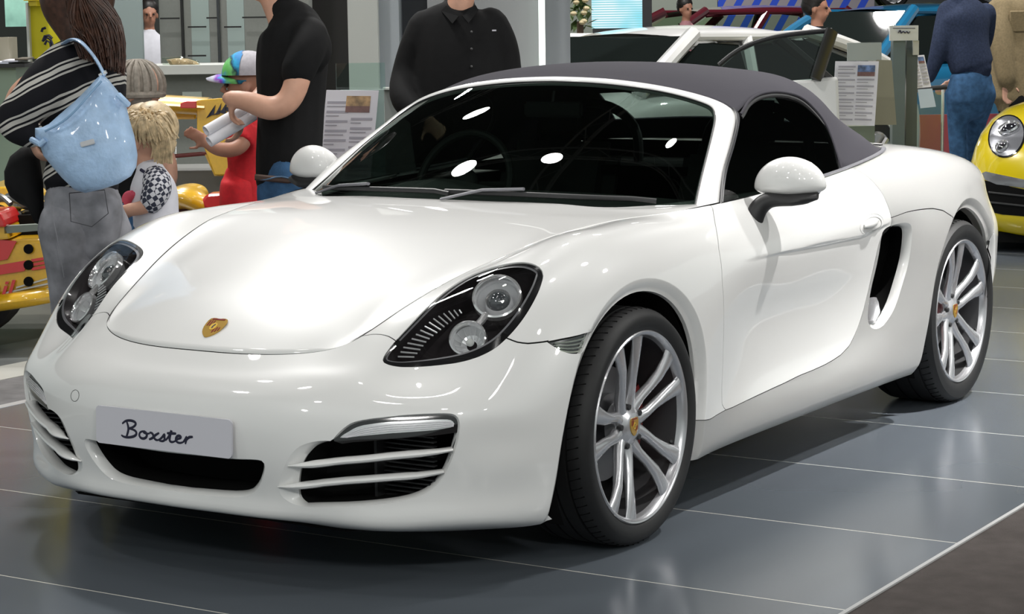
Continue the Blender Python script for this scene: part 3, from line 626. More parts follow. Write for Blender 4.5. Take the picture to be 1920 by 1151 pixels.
# script lettering drawn as strokes (x,y in letter units); plate text spans about 0.24 m
ST=[
 [(.06,.98),(.13,.60),(.10,.30),(.04,.02)],                                      # B stem
 [(-.10,.80),(.02,1.0),(.20,1.06),(.36,1.0),(.40,.86),(.30,.66),(.12,.56)],
 [(.12,.56),(.32,.52),(.42,.38),(.38,.16),(.18,.02),(-.04,.0),(-.14,.10)],
 [(.66,.50),(.54,.42),(.50,.22),(.56,.06),(.68,.04),(.78,.18),(.78,.38),(.68,.50),(.66,.42),(.76,.36),(.88,.40)],  # o
 [(.88,.46),(.98,.44),(1.02,.26),(1.08,.06),(1.18,.06)],[(1.22,.50),(1.08,.34),(.98,.14),(.86,.04)],               # x
 [(1.18,.06),(1.30,.20),(1.42,.50),(1.40,.30),(1.42,.12),(1.34,.02),(1.22,.04)],  # s
 [(1.44,.10),(1.56,.34),(1.68,.84),(1.60,.40),(1.58,.10),(1.66,.03),(1.76,.10)],[(1.50,.54),(1.82,.58)],            # t
 [(1.76,.10),(1.86,.26),(1.98,.34),(1.98,.46),(1.88,.48),(1.80,.30),(1.82,.10),(1.94,.03),(2.06,.12)],              # e
 [(2.06,.12),(2.14,.30),(2.20,.50),(2.16,.20),(2.14,.02)],[(2.17,.26),(2.26,.46),(2.40,.50)],                      # r
]
def strokes(Q,Mx,sc_,sy_,ox,oy,w,name,parent,mt,lift=.0005):
    mb=MB()
    for s_ in Q:
        s2=smooth_poly(s_,False,2);P=[Mx@Vector(((x*sc_)+ox,(y*sy_)+oy,lift)) for x,y in s2]
        nrm=(Mx.to_3x3()@Vector((0,0,1))).normalized();n=len(P)
        mb.tube(P,[w*(.65+.5*sin(pi*(i+.5)/n)) for i in range(n)],n=6,ry=.0006,up=None) if False else mb.tube(P,[.0007]*n,n=8,ry=[w*(.7+.5*sin(pi*(i+.5)/n)) for i in range(n)],up=nrm)
    return mb.build(name,mt,parent)
strokes(ST,Mp@Matrix.Translation((0,0,.006)),.094,.043,-.125,-.026,.0030,'plate_lettering',plate,M['ink'])
# ---------------------------------------------------------------- headlights
uu,vv=np.meshgrid(np.linspace(4,10,260),np.linspace(5,9,160),indexing='ij');XX=S0(uu.ravel(),vv.ravel())
hlr=resample(hl,.008,True);hin=offset(hlr,.001,True);sgn=1 if inpoly(hin[:1],hlr)[0] else -1
nn=(offset(hlr,-.01*sgn,True)-hlr)*[SU,SV];nn/=np.linalg.norm(nn,axis=1)[:,None]
dd=.006+.011*np.clip((nn@np.array([.55,-.83]))*.6+.5,0,1)
rim_in=lap(offset(hlr,sgn*dd,True),3);rim_out=offset(hlr,sgn*.0015,True)
for sd in (-1,1):
    hd=patch('headlight',rim_out,.0025,M['black_gloss'],car,sd,holes=[rim_in],step=.05)
    patch('lamp_lens',rim_in,.002,M['lamp_glass'],hd,sd)
    r0=pts3(rim_in,sd,.0035);cen=r0.mean(0);D=np.array([.08,-sd*.045,-.055])
    r1=r0+ (cen-r0)*.02+D*.25;r2=r0+(cen-r0)*.10+D*.8;r3=r0+(cen-r0)*.35+D*1.25
    bands([r0,r1,r2,r3],'lamp_bowl',M['bezel'],hd,sd,cap=True,angle=80)
    t1=offset(rim_in,sgn*.005,True)
    bands([pts3(rim_in,sd,.0042),pts3(t1,sd,.0062)],'bezel_line',mat('bezel_grey',(.12,.12,.13),.4),hd,sd)
    def lampunit(c,ax,R,depth,lens):
        ax=Vector(ax).normalized();q=Vector((0,0,1)).rotation_difference(ax);Mx=Matrix.Translation(Vector(c))@q.to_matrix().to_4x4()
        a=MB();a.lathe([(R*.88,-depth*.3),(R*.93,0),(R*.99,.005),(R*1.07,.003),(R*1.08,-.014)],40,Mx);a.build('chrome_ring',M['chrome'],hd)
        b=MB();b.lathe([(R*.96,0),(R*.88,-depth*.45),(R*.62,-depth*.9),(R*.30,-depth)],40,Mx);b.build('reflector_bowl',M['reflector'],hd)
        if lens:
            e=MB();e.lathe([(R*.58,-depth*.95),(R*.60,-depth*.45),(R*.55,-depth*.30),(R*.50,-depth*.36)],36,Mx);e.build('lens_collar',M['chrome'],hd)
            g=MB();g.lathe([(0.0001,-depth*.02),(R*.2,-depth*.05),(R*.38,-depth*.16),(R*.50,-depth*.36),(R*.50,-depth*.6),(0.0001,-depth*.7)],32,Mx);g.build('projector_lens',mat('projector_lens',(.05,.055,.06),.03,spec=.9,coat=1),hd)
        else:
            g=MB();g.ball((0,0,-depth*.55),R*.24,n=14,M=Mx);g.build('bulb',mat('bulb_glass',(.55,.57,.55),.08,coat=1),hd)
            e=MB()
            for k in range(14):
                th=2*pi*k/14;e.tube([Mx@Vector((R*.35*cos(th),R*.35*sin(th),-depth*.93)),Mx@Vector((R*.86*cos(th),R*.86*sin(th),-depth*.42))],.0012,n=5)
            e.build('reflector_ribs',M['reflector'],hd)
    lampunit((-.424,sd*.672,.732),(-.72,sd*.28,.60),.060,.060,True)
    lampunit((-.538,sd*.655,.638),(-.80,sd*.27,.53),.045,.050,False)
    # bridge between the two lamps and clear ribbed turn signal along the hood side
    MB().tube([(-.462,sd*.662,.688),(-.482,sd*.662,.676),(-.502,sd*.66,.665)],.010,n=10).build('lamp_bridge',M['chrome'],hd)
    tn=patch('turn_signal',ccw(F['turn']),.016,M['lamp_glass'],hd,sd)
    mb=MB();A=densify(F['turn'][[0,8,7,6,5,4]],16);B=densify(F['turn'][[1,2,3,4]],16)
    for i in range(15):
        a=pts3(A[i:i+1],sd,.018)[0];b=pts3(B[i:i+1],sd,.022)[0];mb.tube([tuple(a),tuple(b)],.0022,n=5)
    mb.build('ribbed_reflector',M['reflector'],hd)
    # side marker lamp
    mk=patch('side_marker',offset(ccw(F['side_marker']),sgn*.0015,True),.002,M['lamp_glass'],car,sd)
    patch('marker_backing',offset(ccw(F['side_marker']),sgn*.0018,True),.012,M['black_gloss'],mk,sd)
    mb=MB();A=densify(F['side_marker'][[0,1,2,3,4]],14);B=densify(F['side_marker'][[13,12,11,10,9,8,7,6]],14)
    for f_ in (.25,.45,.65,.85):
        L=(A*(1-f_)+B*f_)[2:12];mb.tube([tuple(x) for x in pts3(L,sd,.008)],.0022,n=5)
    mb.build('marker_ribs',mat('marker_reflector',(.55,.60,.52),.15,metal=.8),mk)
    # side air intake behind the door
    sir=resample(si,.010,True);s1=offset(sir,sgn*.006,True);s2=lap(offset(sir,sgn*.014,True),4)
    bands([pts3(sir,sd,0),pts3(s1,sd,.005),pts3(s2,sd,.018),pts3(s2,sd,.03)],'side_intake_bezel',M['white_paint'],car,sd)
    c=pts3(s2,sd,.028);ce=c.mean(0);bk=(c+(ce-c)*.25)+np.array([.10,-sd*.07,.02])
    bands([c,bk],'side_intake_duct',M['black_matte'],car,sd,cap=True)
    q0=c[c[:,2].argmin()]
    MB().tube([tuple(q0+np.array([-.012,sd*.004,.008])),tuple(q0+np.array([.012,-sd*.006,.032])),tuple(q0+np.array([.045,-sd*.03,.055])),tuple(q0+np.array([.075,-sd*.05,.065]))],[.010,.012,.012,.010],n=14,ry=[.020,.034,.040,.040],up=(-.5,0,.8)).build('intake_step',M['alloy'],car)
    # door handle in its dished recess
    h0=F['handle'][0];h1=F['handle'][2];hc=(h0+h1)/2
    th=np.linspace(0,2*pi,40,endpoint=False);ry=.034;rx=.085;ctr=pts3(np.array([hc+[-.02,.0]]),sd,0)[0]
    def ell(a,b,d,dz=0):
        Q=np.stack([np.full(40,hc[0]-.02)+a*np.cos(th)/SU,np.full(40,hc[1])+b*np.sin(th)/SV+dz/SV],1);return pts3(Q,sd,d)
    dh=bands([ell(.098,.042,-.0008,-.008),ell(.094,.040,.0010,-.008),ell(.080,.031,-.0015,-.008)],'door_handle',M['white_paint'],car,sd,cap=False)
    bands([ell(.098,.0425,.0005,-.008),ell(.088,.036,.004,-.008),ell(.05,.016,.014,-.004)],'handle_surround',M['white_paint'],dh,sd,cap=True)
    P0=pts3(np.array([hc+[-.30,-.06],hc+[-.15,-.02],hc+[.02,.02],hc+[.17,.04]]),sd,0)
    off=np.array([0,sd,0])
    MB().tube([tuple(P0[0]+off*.002),tuple(P0[1]+off*.010),tuple(P0[2]+off*.011),tuple(P0[3]+off*.002)],[.006,.0105,.0105,.006],n=14,ry=[.004,.006,.006,.004],up=(0,0,1)).build('grip',M['white_paint'],dh)
    # tail lamp wrapping round the rear corner
    patch('tail_lamp',np.stack([np.interp([20.75,21.6,21.7,21.3,20.7,20.5],np.arange(NC),KU),[7.0,7.1,7.55,7.85,7.75,7.4]],1),-.002,mat('tail_lamp_red',(.45,.02,.01),.1,coat=1),car,sd)
# towing-eye cover on the right of the bumper, a round thin line
uu,vv=np.meshgrid(np.linspace(1,4,240),np.linspace(3.5,7,200),indexing='ij')
XX=S0(uu.ravel(),vv.ravel())
def find_uv(y,z):
    k=((XX[:,1]-y)**2+(XX[:,2]-z)**2).argmin();return np.array([uu.ravel()[k],vv.ravel()[k]])
tc=find_uv(.335,.470);th=np.linspace(0,2*pi,33)
MB().tube([tuple(x) for x in pts3(np.stack([tc[0]+.020*np.cos(th)/SU,tc[1]+.024*np.sin(th)/SV],1),1,-.0002)],.0007,n=5,cap=False).build('tow_eye_cover',M['seal'],car)
# ---------------------------------------------------------------- hood crest
def crest(name,parent,Mx,s):
    out=[(-.5,.52),(-.25,.60),(0,.54),(.25,.60),(.5,.52),(.52,.1),(.42,-.25),(.22,-.5),(0,-.64),(-.22,-.5),(-.42,-.25),(-.52,.1)]
    o=MB().prism([(x*s,y*s) for x,y in smooth_poly(out,True,1)],.003,Mx).build(name,M['gold'],parent)
    mb=MB()
    for k in range(3):
        for (x0,y0,x1,y1) in ((-.40+.12*k,.08,-.34+.12*k,.42),(.10+.12*k,-.32+.06*k,.16+.12*k,.02)):
            mb.box((x0*s,y0*s,.003),(x1*s,y1*s,.0036),Mx)
    mb.build('crest_stripes',M['dark_red'],o,False)
    m2=MB();m2.prism([(.17*s*cos(t),.05*s+.22*s*sin(t)) for t in np.linspace(0,2*pi,20,endpoint=False)],.0042,Mx).build('crest_shield',mat('shield_gold',(.85,.55,.08),.3,metal=.4),o)
    m3=MB();m3.prism([(x*s,y*s) for x,y in ((-.04,-.08),(.03,-.05),(.02,.05),(.07,.14),(.05,.2),(-.01,.15),(-.05,.04))],.0048,Mx).build('crest_horse',M['ink'],o)
    m4=MB();m4.box((-.33*s,.46*s,.003),(.33*s,.54*s,.0038),Mx);m4.build('crest_band',M['dark_red'],o,False)
    return o
n_=Vector((-.55,0,.835)).normalized();ty=Vector((.835,0,.55)).normalized();tx=Vector((0,-1,0))
Mc=Matrix((tx,ty,n_)).transposed().to_4x4();Mc.translation=Vector((-.747,0,.6485))
crest('hood_crest',car,Mc,.062)
M['caliper']=mat('caliper_red',(.16,.006,.006),.45)
# ---------------------------------------------------------------- wheels
def wheel(cx,yo,side,rt,wd,zc,a0):
    Wm=Matrix(((1,0,0,cx),(0,0,-1,yo),(0,1,0,zc),(0,0,0,1))) if side<0 else Matrix(((-1,0,0,cx),(0,0,1,yo),(0,1,0,zc),(0,0,0,1)))
    w=bpy.data.objects.new('wheel',None);link(w,car)
    t=MB();prof=[(.257,-.012),(.263,-.001),(.272,.004),(.285,.009),(.298,.0095),(rt-.018,.006),(rt-.0105,-.004),(rt-.004,-.014),(rt-.001,-.026),(rt,-.036)]
    for k in range(4):
        h=-.05-k*(wd-.10)/3.0;prof+=[(rt,h+.004),(rt-.007,h+.003),(rt-.007,h-.004),(rt,h-.005)]
    prof+=[(rt-.002,-wd+.03),(rt-.012,-wd+.01),(.30,-wd),(.26,-wd+.01)]
    t.lathe(prof,96,Wm);t.build('tire',M['rubber'],w,angle=40)
    # shoulder sipes
    sp=MB()
    for k in range(72):
        a=2*pi*k/72;ca,sa=cos(a),sin(a);c2,s2=cos(a+.03),sin(a+.03)
        sp.tube([Wm@Vector(((rt-.0035)*ca,(rt-.0035)*sa,-.013)),Wm@Vector(((rt+.0003)*c2,(rt+.0003)*s2,-.045))],.0016,n=4)
    sp.build('tread_sipes',M['black_matte'],w,False)
    b=MB();b.lathe([(.2615,-.004),(.2635,.000),(.2605,.0035),(.2555,.002),(.250,-.004),(.247,-.012),(.244,-.022)],96,Wm);b.build('rim',M['alloy'],w,angle=40)
    b=MB();b.lathe([(.244,-.022),(.240,-.06),(.232,-.10),(.232,-.2),(.25,-.215)],96,Wm);b.build('rim_barrel',M['alloy_shaded'],w,angle=40)
    for p_ in range(5):
        ph=radians(a0+72*p_)
        for s_ in (-1,1):
            sb=MB();pts=[];ra=[];rb=[]
            for (r,lt,h,wi,tk) in ((.030,.010,-.042,.024,.018),(.058,.022,-.040,.021,.018),(.09,.029,-.033,.0155,.017),(.13,.031,-.024,.0150,.015),(.175,.036,-.014,.0195,.013),(.215,.046,-.009,.0235,.011),(.250,.056,-.007,.030,.008)):
                l=lt*s_;x=r*cos(ph)-l*sin(ph);y=r*sin(ph)+l*cos(ph);pts.append(Wm@Vector((x,y,h-tk*.5)));ra.append(tk*.9);rb.append(wi)
            sb.tube(pts,ra,n=12,ry=rb,up=(0,1 if side>0 else -1,0));sb.build('spoke',M['alloy'],w,angle=60)
    hb=MB();hb.lathe([(.0,-.026),(.034,-.026),(.037,-.028),(.05,-.034),(.066,-.046),(.066,-.08)],48,Wm);hb.build('hub',M['alloy'],w)
    for p_ in range(5):
        lb=MB();ph=radians(a0+72*p_);lb.lathe([(.0001,-.030),(.0075,-.030),(.0085,-.033),(.0085,-.05)],12,Wm@Matrix.Translation((.056*cos(ph),.056*sin(ph),0)))
        lb.build('lug_bolt',M['black_plastic'],w)
    crest('hub_crest',w,Wm@Matrix.Translation((0,0,-.0262)),.042)
    d=MB();d.lathe([(.085,-.115),(.158,-.115),(.158,-.135),(.085,-.135)],64,Wm);d.lathe([(.02,-.10),(.085,-.10),(.085,-.12)],40,Wm);d.build('brake_disc',M['steel'],w,angle=40)
    ca=MB();A0=0 if (cx<1)==(side<0) else pi
    ca.lathe([(.105,-.095),(.170,-.090),(.178,-.10),(.178,-.15),(.105,-.155)],16,Wm,A0-.55,A0+.55);ca.build('brake_caliper',M['caliper'],w,angle=40)
    vs_=MB();a=radians(a0-52);vs_.tube([Wm@Vector((.236*cos(a),.236*sin(a),-.03)),Wm@Vector((.205*cos(a),.205*sin(a),-.012))],.004,n=8);vs_.build('valve_stem',M['black_plastic'],w)
    ds=MB();ds.lathe([(.001,-.17),(.23,-.17),(.23,-.172),(.001,-.172)],32,Wm);ds.build('dust_shield',M['black_matte'],w)
    return w
for sd in (-1,1):
    wheel(0,sd*.862,sd,.325,.235,.336,31);wheel(2.475,sd*.852,sd,.336,.265,.347,26)
# wheel wells and floor pan
for sd in (-1,1):
    for cx,zc,R_,y0,y1 in ((-.03,.335,.392,.50,.832),(2.445,.34,.385,.48,.815)):
        mb=MB();n=28;vs=[];fs=[]
        for k in range(n+1):
            th=radians(-30)+radians(240)*k/n
            for y in (y0,y1):vs.append((cx+R_*cos(th),sd*y,zc+R_*sin(th)))
        for k in range(n):fs.append((2*k,2*k+1,2*k+3,2*k+2))
        fs.append(tuple(2*k for k in range(n+1)))
        mb.add(vs,fs);mb.build('wheel_well',M['black_matte'],car)
pv=[(-.80,-.45,.17),(-.62,-.70,.165),(-.45,-.80,.165),(-.45,-.48,.165),(.42,-.48,.165),(.42,-.80,.17),(2.0,-.80,.17),(2.0,-.46,.17),(2.88,-.46,.2),(2.9,-.75,.22),(3.25,-.45,.25)]
pv=pv+[(x,-y,z) for x,y,z in pv[::-1]]
k=len(pv);MB().add(pv+[(x,y,z+.03) for x,y,z in pv],[tuple(range(k)),tuple(range(k,2*k))[::-1]]+[(i,(i+1)%k,k+(i+1)%k,k+i) for i in range(k)]).build('floor_pan',M['black_matte'],car,False)
# ---------------------------------------------------------------- windscreen and its white frame
def lerp3(a,b,t):return tuple(a[i]*(1-t)+b[i]*t for i in range(3))
base=[(.345,0,.878),(.36,.2,.877),(.405,.42,.873),(.50,.60,.868),(.600,.712,.868)]
topc=[(.985,0,1.231),(.99,.2,1.222),(1.005,.38,1.200),(1.025,.52,1.168),(1.02,.582,1.140)]
side_=[(.600,.712,.868),(.708,.680,.941),(.817,.648,1.016),(.930,.612,1.088),(1.02,.582,1.140)]
st=[]
for i in range(5):
    t=i/4;row=[]
    for j in range(5):
        p_=lerp3(base[j],topc[j],t);row.append((p_[0]-.012*4*t*(1-t),p_[1],p_[2]+.022*4*t*(1-t)*(1-.5*(j/4)**2)))
    row[-1]=side_[i];st.append(row)
Gw=grid_surface(st,26,40);ws=obj('windscreen',grid_mesh(Gw),M['windscreen'],car,True)
def curve3(P,n):
    P=np.array(P,float);d=np.r_[0,np.cumsum(np.linalg.norm(np.diff(P,axis=0),axis=1))];return spl(d,np.linspace(0,d[-1],n))@P
FI=[(.590,.716,.862),(.708,.677,.941),(.817,.645,1.016),(.930,.610,1.088),(.985,.589,1.123),(1.015,.566,1.146),(1.020,.525,1.165),(1.008,.42,1.193),(.996,.28,1.214),(.986,.14,1.226),(.984,0,1.230)]
FO=[(.650,.768,.870),(.768,.722,.966),(.880,.688,1.028),(.976,.657,1.077),(1.035,.636,1.115),(1.075,.605,1.143),(1.075,.545,1.172),(1.055,.43,1.203),(1.038,.29,1.226),(1.026,.14,1.239),(1.022,0,1.243)]
def par(P,n,ks):
    # same parameterisation knot to knot
    P=np.array(P,float);return spl(np.arange(len(P),dtype=float),np.linspace(0,len(P)-1,n))@P
a=par(FI,90,0);b=par(FO,90,0);mm=(a+b)/2
outv=np.stack([-.35+0*mm[:,0],mm[:,1]*.9,.55+0*mm[:,0]],1);outv/=np.linalg.norm(outv,axis=1)[:,None]
rows=[a-outv*.014,a,a*.8+b*.2+outv*.007,mm+outv*.011,a*.2+b*.8+outv*.008,b,b-outv*.016]
full=[np.vstack([r,(r*[1,-1,1])[::-1][1:]]) for r in rows];G3=np.stack(full,0)
fr=obj('windscreen_frame',grid_mesh(G3,True),M['white_paint'],car,True)
MB().tube([tuple(x) for x in np.vstack([(a+outv*.0015),((a+outv*.0015)*[1,-1,1])[::-1][1:]])],.0022,n=6).build('windscreen_seal',M['black_plastic'],car)
# ---------------------------------------------------------------- soft top
roof=[
 [(1.020,0,1.240),(1.033,.27,1.227),(1.062,.47,1.191),(1.078,.565,1.163),(1.072,.620,1.134)],
 [(1.14,0,1.266),(1.145,.27,1.254),(1.16,.48,1.218),(1.165,.56,1.188),(1.165,.608,1.158)],
 [(1.30,0,1.282),(1.30,.27,1.271),(1.31,.49,1.235),(1.32,.56,1.207),(1.324,.592,1.186)],
 [(1.47,0,1.284),(1.475,.27,1.273),(1.48,.49,1.237),(1.485,.563,1.207),(1.488,.598,1.180)],
 [(1.62,0,1.273),(1.62,.27,1.263),(1.61,.50,1.227),(1.605,.575,1.186),(1.60,.614,1.150)],
 [(1.75,0,1.252),(1.755,.27,1.242),(1.745,.515,1.206),(1.70,.61,1.137),(1.665,.655,1.075)],
 [(1.85,0,1.222),(1.85,.27,1.212),(1.84,.535,1.168),(1.75,.640,1.087),(1.657,.690,1.010)],
 [(1.93,0,1.175),(1.93,.27,1.165),(1.93,.545,1.115),(1.80,.672,1.020),(1.615,.739,.925)],
 [(2.01,0,1.115),(2.02,.27,1.105),(2.02,.56,1.060),(1.91,.685,.995),(1.786,.738,.928)],
 [(2.11,0,1.045),(2.12,.27,1.035),(2.11,.575,1.010),(2.03,.685,.975),(1.95,.728,.946)],
 [(2.205,0,.985),(2.21,.27,.983),(2.195,.52,.975),(2.14,.655,.963),(2.05,.71,.956)]]
R_=grid_surface(roof,66,56)
me=mesh(R_.reshape(-1,3),[]);n,m=R_.shape[:2]
# rear window opening: faces within the window outline are left out
def in_window(i,j):return 46<=i<57 and abs(j-27.5)<=13
f=[];fw=[]
for i in range(n-1):
    for j in range(m-1):
        c_=(R_[i,j]+R_[i+1,j+1])/2;q=(i*m+j,(i+1)*m+j,(i+1)*m+j+1,i*m+j+1);(fw if in_window(i,j) else f).append(q)
st_=obj('soft_top',mesh(R_.reshape(-1,3),f),M['fabric'],car,True)
for p_ in st_.data.polygons[:1]:
    if p_.normal.z<0:st_.data.flip_normals()
s_=st_.modifiers.new('s','SOLIDIFY');s_.thickness=.008;s_.offset=-1
obj('rear_window',mesh(R_.reshape(-1,3)-np.array([0,0,.003]),fw),M['clear_glass'],car,True)
ARC=[(1.085,.625,1.128),(1.108,.622,1.138),(1.165,.608,1.158),(1.247,.597,1.178),(1.324,.592,1.186),(1.409,.593,1.187),(1.488,.598,1.180),(1.60,.614,1.150),(1.640,.634,1.115),(1.665,.655,1.075),(1.657,.690,1.010),(1.635,.716,.965),(1.615,.739,.922)]
for sd in (-1,1):
    A=curve3(ARC,50);A=A*[1,sd,1]
    MB().tube([tuple(x+[0,sd*.004,0]) for x in A],.005,n=8).build('roof_piping',M['fabric'],car)
    MB().tube([tuple(x+[-.006 if x[0]>1.5 else .006,sd*.001,-.012]) for x in A],.008,n=8).build('window_seal',M['black_plastic'],car)
    # pillar seal and bright strip
    Pb=b[:47]*[1,sd,1];MB().tube([tuple(x+[.006,sd*.002,-.002]) for x in Pb],.0055,n=8).build('pillar_seal',M['seal'],car)
    MB().tube([tuple(x+[.017,sd*.0015,-.004]) for x in Pb],.0045,n=8).build('window_strip',mat('frame_grey',(.035,.035,.04),.35),car)
    # belt strip
    uu=np.linspace(12.05,15.75,50);T0=S0(uu,0*uu+9.)*[1,sd,1]
    MB().tube([tuple(x+[0,sd*.004,.003]) for x in T0],.0045,n=8,ry=.009,up=(0,0,1)).build('belt_strip',M['trim_grey'],car)
    # side window: one pane following the tumblehome, slightly curved
    poly=[(b[i][0]+.012,b[i][2]-.004) for i in range(0,46,3)]+[(x,z-.008) for x,y,z in ARC[1:]]
    bel=[(T0[i][0],T0[i][2]-.03) for i in range(40,-1,-4)];bel=[q for q in bel if q[0]<1.60 and q[0]>.66]
    poly=poly+bel
    vv=[Vector((x,z)) for x,z in poly];nb=len(vv);ed=[(i,(i+1)%nb) for i in range(nb)]
    for gx in np.arange(.7,1.65,.06):
        for gz in np.arange(.87,1.17,.05):
            if inpoly(np.array([(gx,gz)]),poly)[0]:vv.append(Vector((gx,gz)))
    v2,_,f2,_,_,_=delaunay_2d_cdt(vv,ed,[],1,1e-6)
    ww=[(p_.x,sd*(.757-(p_.y-.88)*.565+.012*sin(pi*min(1,max(0,(p_.y-.86)/.33)))),p_.y) for p_ in v2]
    obj('side_window',mesh(ww,f2),M['side_glass'],car,True)
    # ---- door mirror
    mr=bpy.data.objects.new('door_mirror',None);link(mr,car)
    cx,cy,cz=.880,.890,.924
    bm=bmesh.new();bmesh.ops.create_uvsphere(bm,u_segments=40,v_segments=28,radius=1)
    for v in bm.verts:
        x,y,z=v.co;k=1
        px=x*.062 if x<0 else x*.028   # nose of the shell forward, cut flat behind
        py=y*.113;zz=z*(.086 if z>0 else .034)
        # inner end lower and fuller, outer end rounder
        zz+= .004*(1-y*y)
        px+= .014*y*y*.8 + .008*y
        v.co=(cx+px,sd*(cy+py),cz+zz+.003*y)
    if sd<0:bmesh.ops.reverse_faces(bm,faces=bm.faces[:])
    me=bpy.data.meshes.new('shell');bm.to_mesh(me);bm.free();obj('mirror_shell',me,M['white_paint'],mr,True)
    MB().ball((0,0,0),1,n=28,M=Matrix.Translation((cx+.032,sd*(cy+.004),cz+.002))@Matrix.Diagonal((.006,.092,.050,1))).build('mirror_glass',M['mirror'],mr)
    # black lower trim and foot
    f1=[(.806,.800,.806),(.812,.808,.835),(.822,.818,.862),(.838,.842,.884),(.854,.89,.890),(.866,.94,.894),(.876,.985,.899)]
    f1=curve3(f1,24);rr=np.interp(np.linspace(0,1,24),[0,.2,.4,.6,.85,1],[.033,.030,.024,.021,.020,.010]);rr2=np.interp(np.linspace(0,1,24),[0,.25,.45,.7,1],[.028,.026,.034,.044,.02])
    MB().tube([(x,sd*y,z) for x,y,z in f1],list(rr),n=16,ry=list(rr2),up=(-.25,0,1) ).build('mirror_foot',M['black_plastic'],mr)
# ---------------------------------------------------------------- wipers
def wiper(px,name='wiper'):
    w=MB();w.tube(px,[.009]*len(px),n=8,ry=[.005]*len(px),up=(-.5,0,1));o=w.build(name,M['black_plastic'],car);return o
def ws_pt(t,y,lift=.008):
    # t 0..1 up the glass, y lateral
    i=t*25;j=(y+.7)/1.4*39;i0=int(min(24,i));
    row=Gw[i0]*(1-(i-i0))+Gw[min(25,i0+1)]*(i-i0);yy=row[:,1];o=np.argsort(yy);p_=np.array([np.interp(y,yy[o],row[o,k]) for k in range(3)]);return (p_[0]-.5*lift,p_[1],p_[2]+.85*lift)
for y0,y1,yp in ((-.62,.02,-.25),(.0,.58,.33)):
    bl=MB();bl.tube([ws_pt(.055 if i in (0,) else .07,y0+(y1-y0)*i/10,.014) for i in range(11)],[.008]*11,n=8,ry=[.006]*11);wo=bl.build('wiper_blade',M['black_plastic'],car)
    MB().tube([ws_pt(.01,yp+.26,.02),ws_pt(.06,yp+.13,.03),ws_pt(.08,yp,.028)],[.004,.005,.005],n=8,ry=[.006,.007,.009]).build('wiper_arm',M['trim_grey'],wo)
# black cowl between lid and glass
cv=[];cf=[];ys=np.linspace(-.69,.69,40)
for y in ys:
    bx=np.interp(abs(y),[0,.2,.42,.60,.712],[.345,.36,.405,.50,.600]);cv+= [(bx-.03,y,.868-.02*abs(y)),(bx+.10,y,.862-.01*abs(y))]
for i in range(39):cf.append((2*i,2*i+1,2*i+3,2*i+2))
obj('cowl',mesh(cv,cf),M['black_plastic'],car)
# ---------------------------------------------------------------- interior
MB().box((.55,-.74,.20),(2.05,.74,.24)).build('cabin_floor',M['black_matte'],car,False)
MB().box((1.95,-.70,.24),(2.0,.70,.90)).build('bulkhead',M['black_matte'],car,False)
MB().box((1.62,-.715,.885),(2.18,.715,.915)).build('parcel_shelf',M['black_matte'],car,False)
MB().box((2.15,-.66,.80),(2.175,.56,.972)).build('rear_screen',M['black_matte'],car,False)
MB().box((.42,-.60,.24),(.46,.60,.845)).build('firewall',M['black_matte'],car,False)
for sd in (-1,1):MB().box((.5,sd*.70,.24),(1.95,sd*.735,.872)).build('door_card',M['leather'],car,False)
dv=[];df=[]
prof=[(.44,.855),(.60,.875),(.75,.885),(.86,.885),(.92,.87),(.95,.83),(.93,.70),(.90,.50)]
for y in np.linspace(-.69,.69,30):
    for x,z in prof:
        hump=.035*math.exp(-((y-.37)/.17)**2)*(1 if x>.74 else 0);dv.append((x+.02*cos(y*2),y,z+hump-.02*(abs(y)/.7)**2))
k=len(prof)
for i in range(29):
    for j in range(k-1):df.append((i*k+j,i*k+j+1,(i+1)*k+j+1,(i+1)*k+j))
obj('dashboard',mesh(dv,df),M['leather'],car,True)
swm=bpy.data.objects.new('steering_wheel',None);link(swm,car)
Sw=Matrix.Translation((1.02,.37,.885))@Matrix.Rotation(radians(-68),4,'Y')
th=[2*pi*i/40 for i in range(40)]
MB().tube([Sw@Vector((.18*cos(t),.18*sin(t),0)) for t in th],.014,n=10,closed=True).build('wheel_grip',M['leather'],swm)
mb=MB()
for a in (90,-90,180):mb.tube([Sw@Vector((0,0,-.02)),Sw@Vector((.175*cos(radians(a)),.175*sin(radians(a)),0))],.014,n=8,ry=.007)
mb.ball((0,0,0),.055,(1,1,.5),M=Sw);mb.build('wheel_hub',M['leather'],swm)
for sd in (-1,1):
    se=bpy.data.objects.new('seat',None);link(se,car)
    MB().box((1.0,sd*.37-.25,.35),(1.5,sd*.37+.25,.50),bev=.05).build('seat_cushion',M['leather'],se)
    Ms=Matrix.Translation((1.50,sd*.37,.42))@Matrix.Rotation(radians(18),4,'Y')
    MB().box((-.06,-.24,0),(.06,.24,.60),Ms,bev=.05).build('seat_back',M['leather'],se)
    MB().box((-.05,-.12,.58),(.04,.12,.76),Ms,bev=.045).build('head_rest',M['leather'],se)
MB().tube([(1.0,0,1.20),(.99,0,1.165)],.006,n=6).build('mirror_stalk',M['black_plastic'],car)
MB().box((.985,-.11,1.115),(1.0,.11,1.165),bev=.007).build('cabin_mirror',M['black_plastic'],car)
# roll-over hoops behind the seats
for sd in (-1,1):
    MB().tube(curve3([(1.82,sd*.14,.88),(1.82,sd*.16,1.05),(1.82,sd*.25,1.11),(1.82,sd*.42,1.11),(1.82,sd*.52,1.03),(1.82,sd*.54,.88)],24).tolist(),.018,n=10).build('roll_hoop',M['black_plastic'],car)
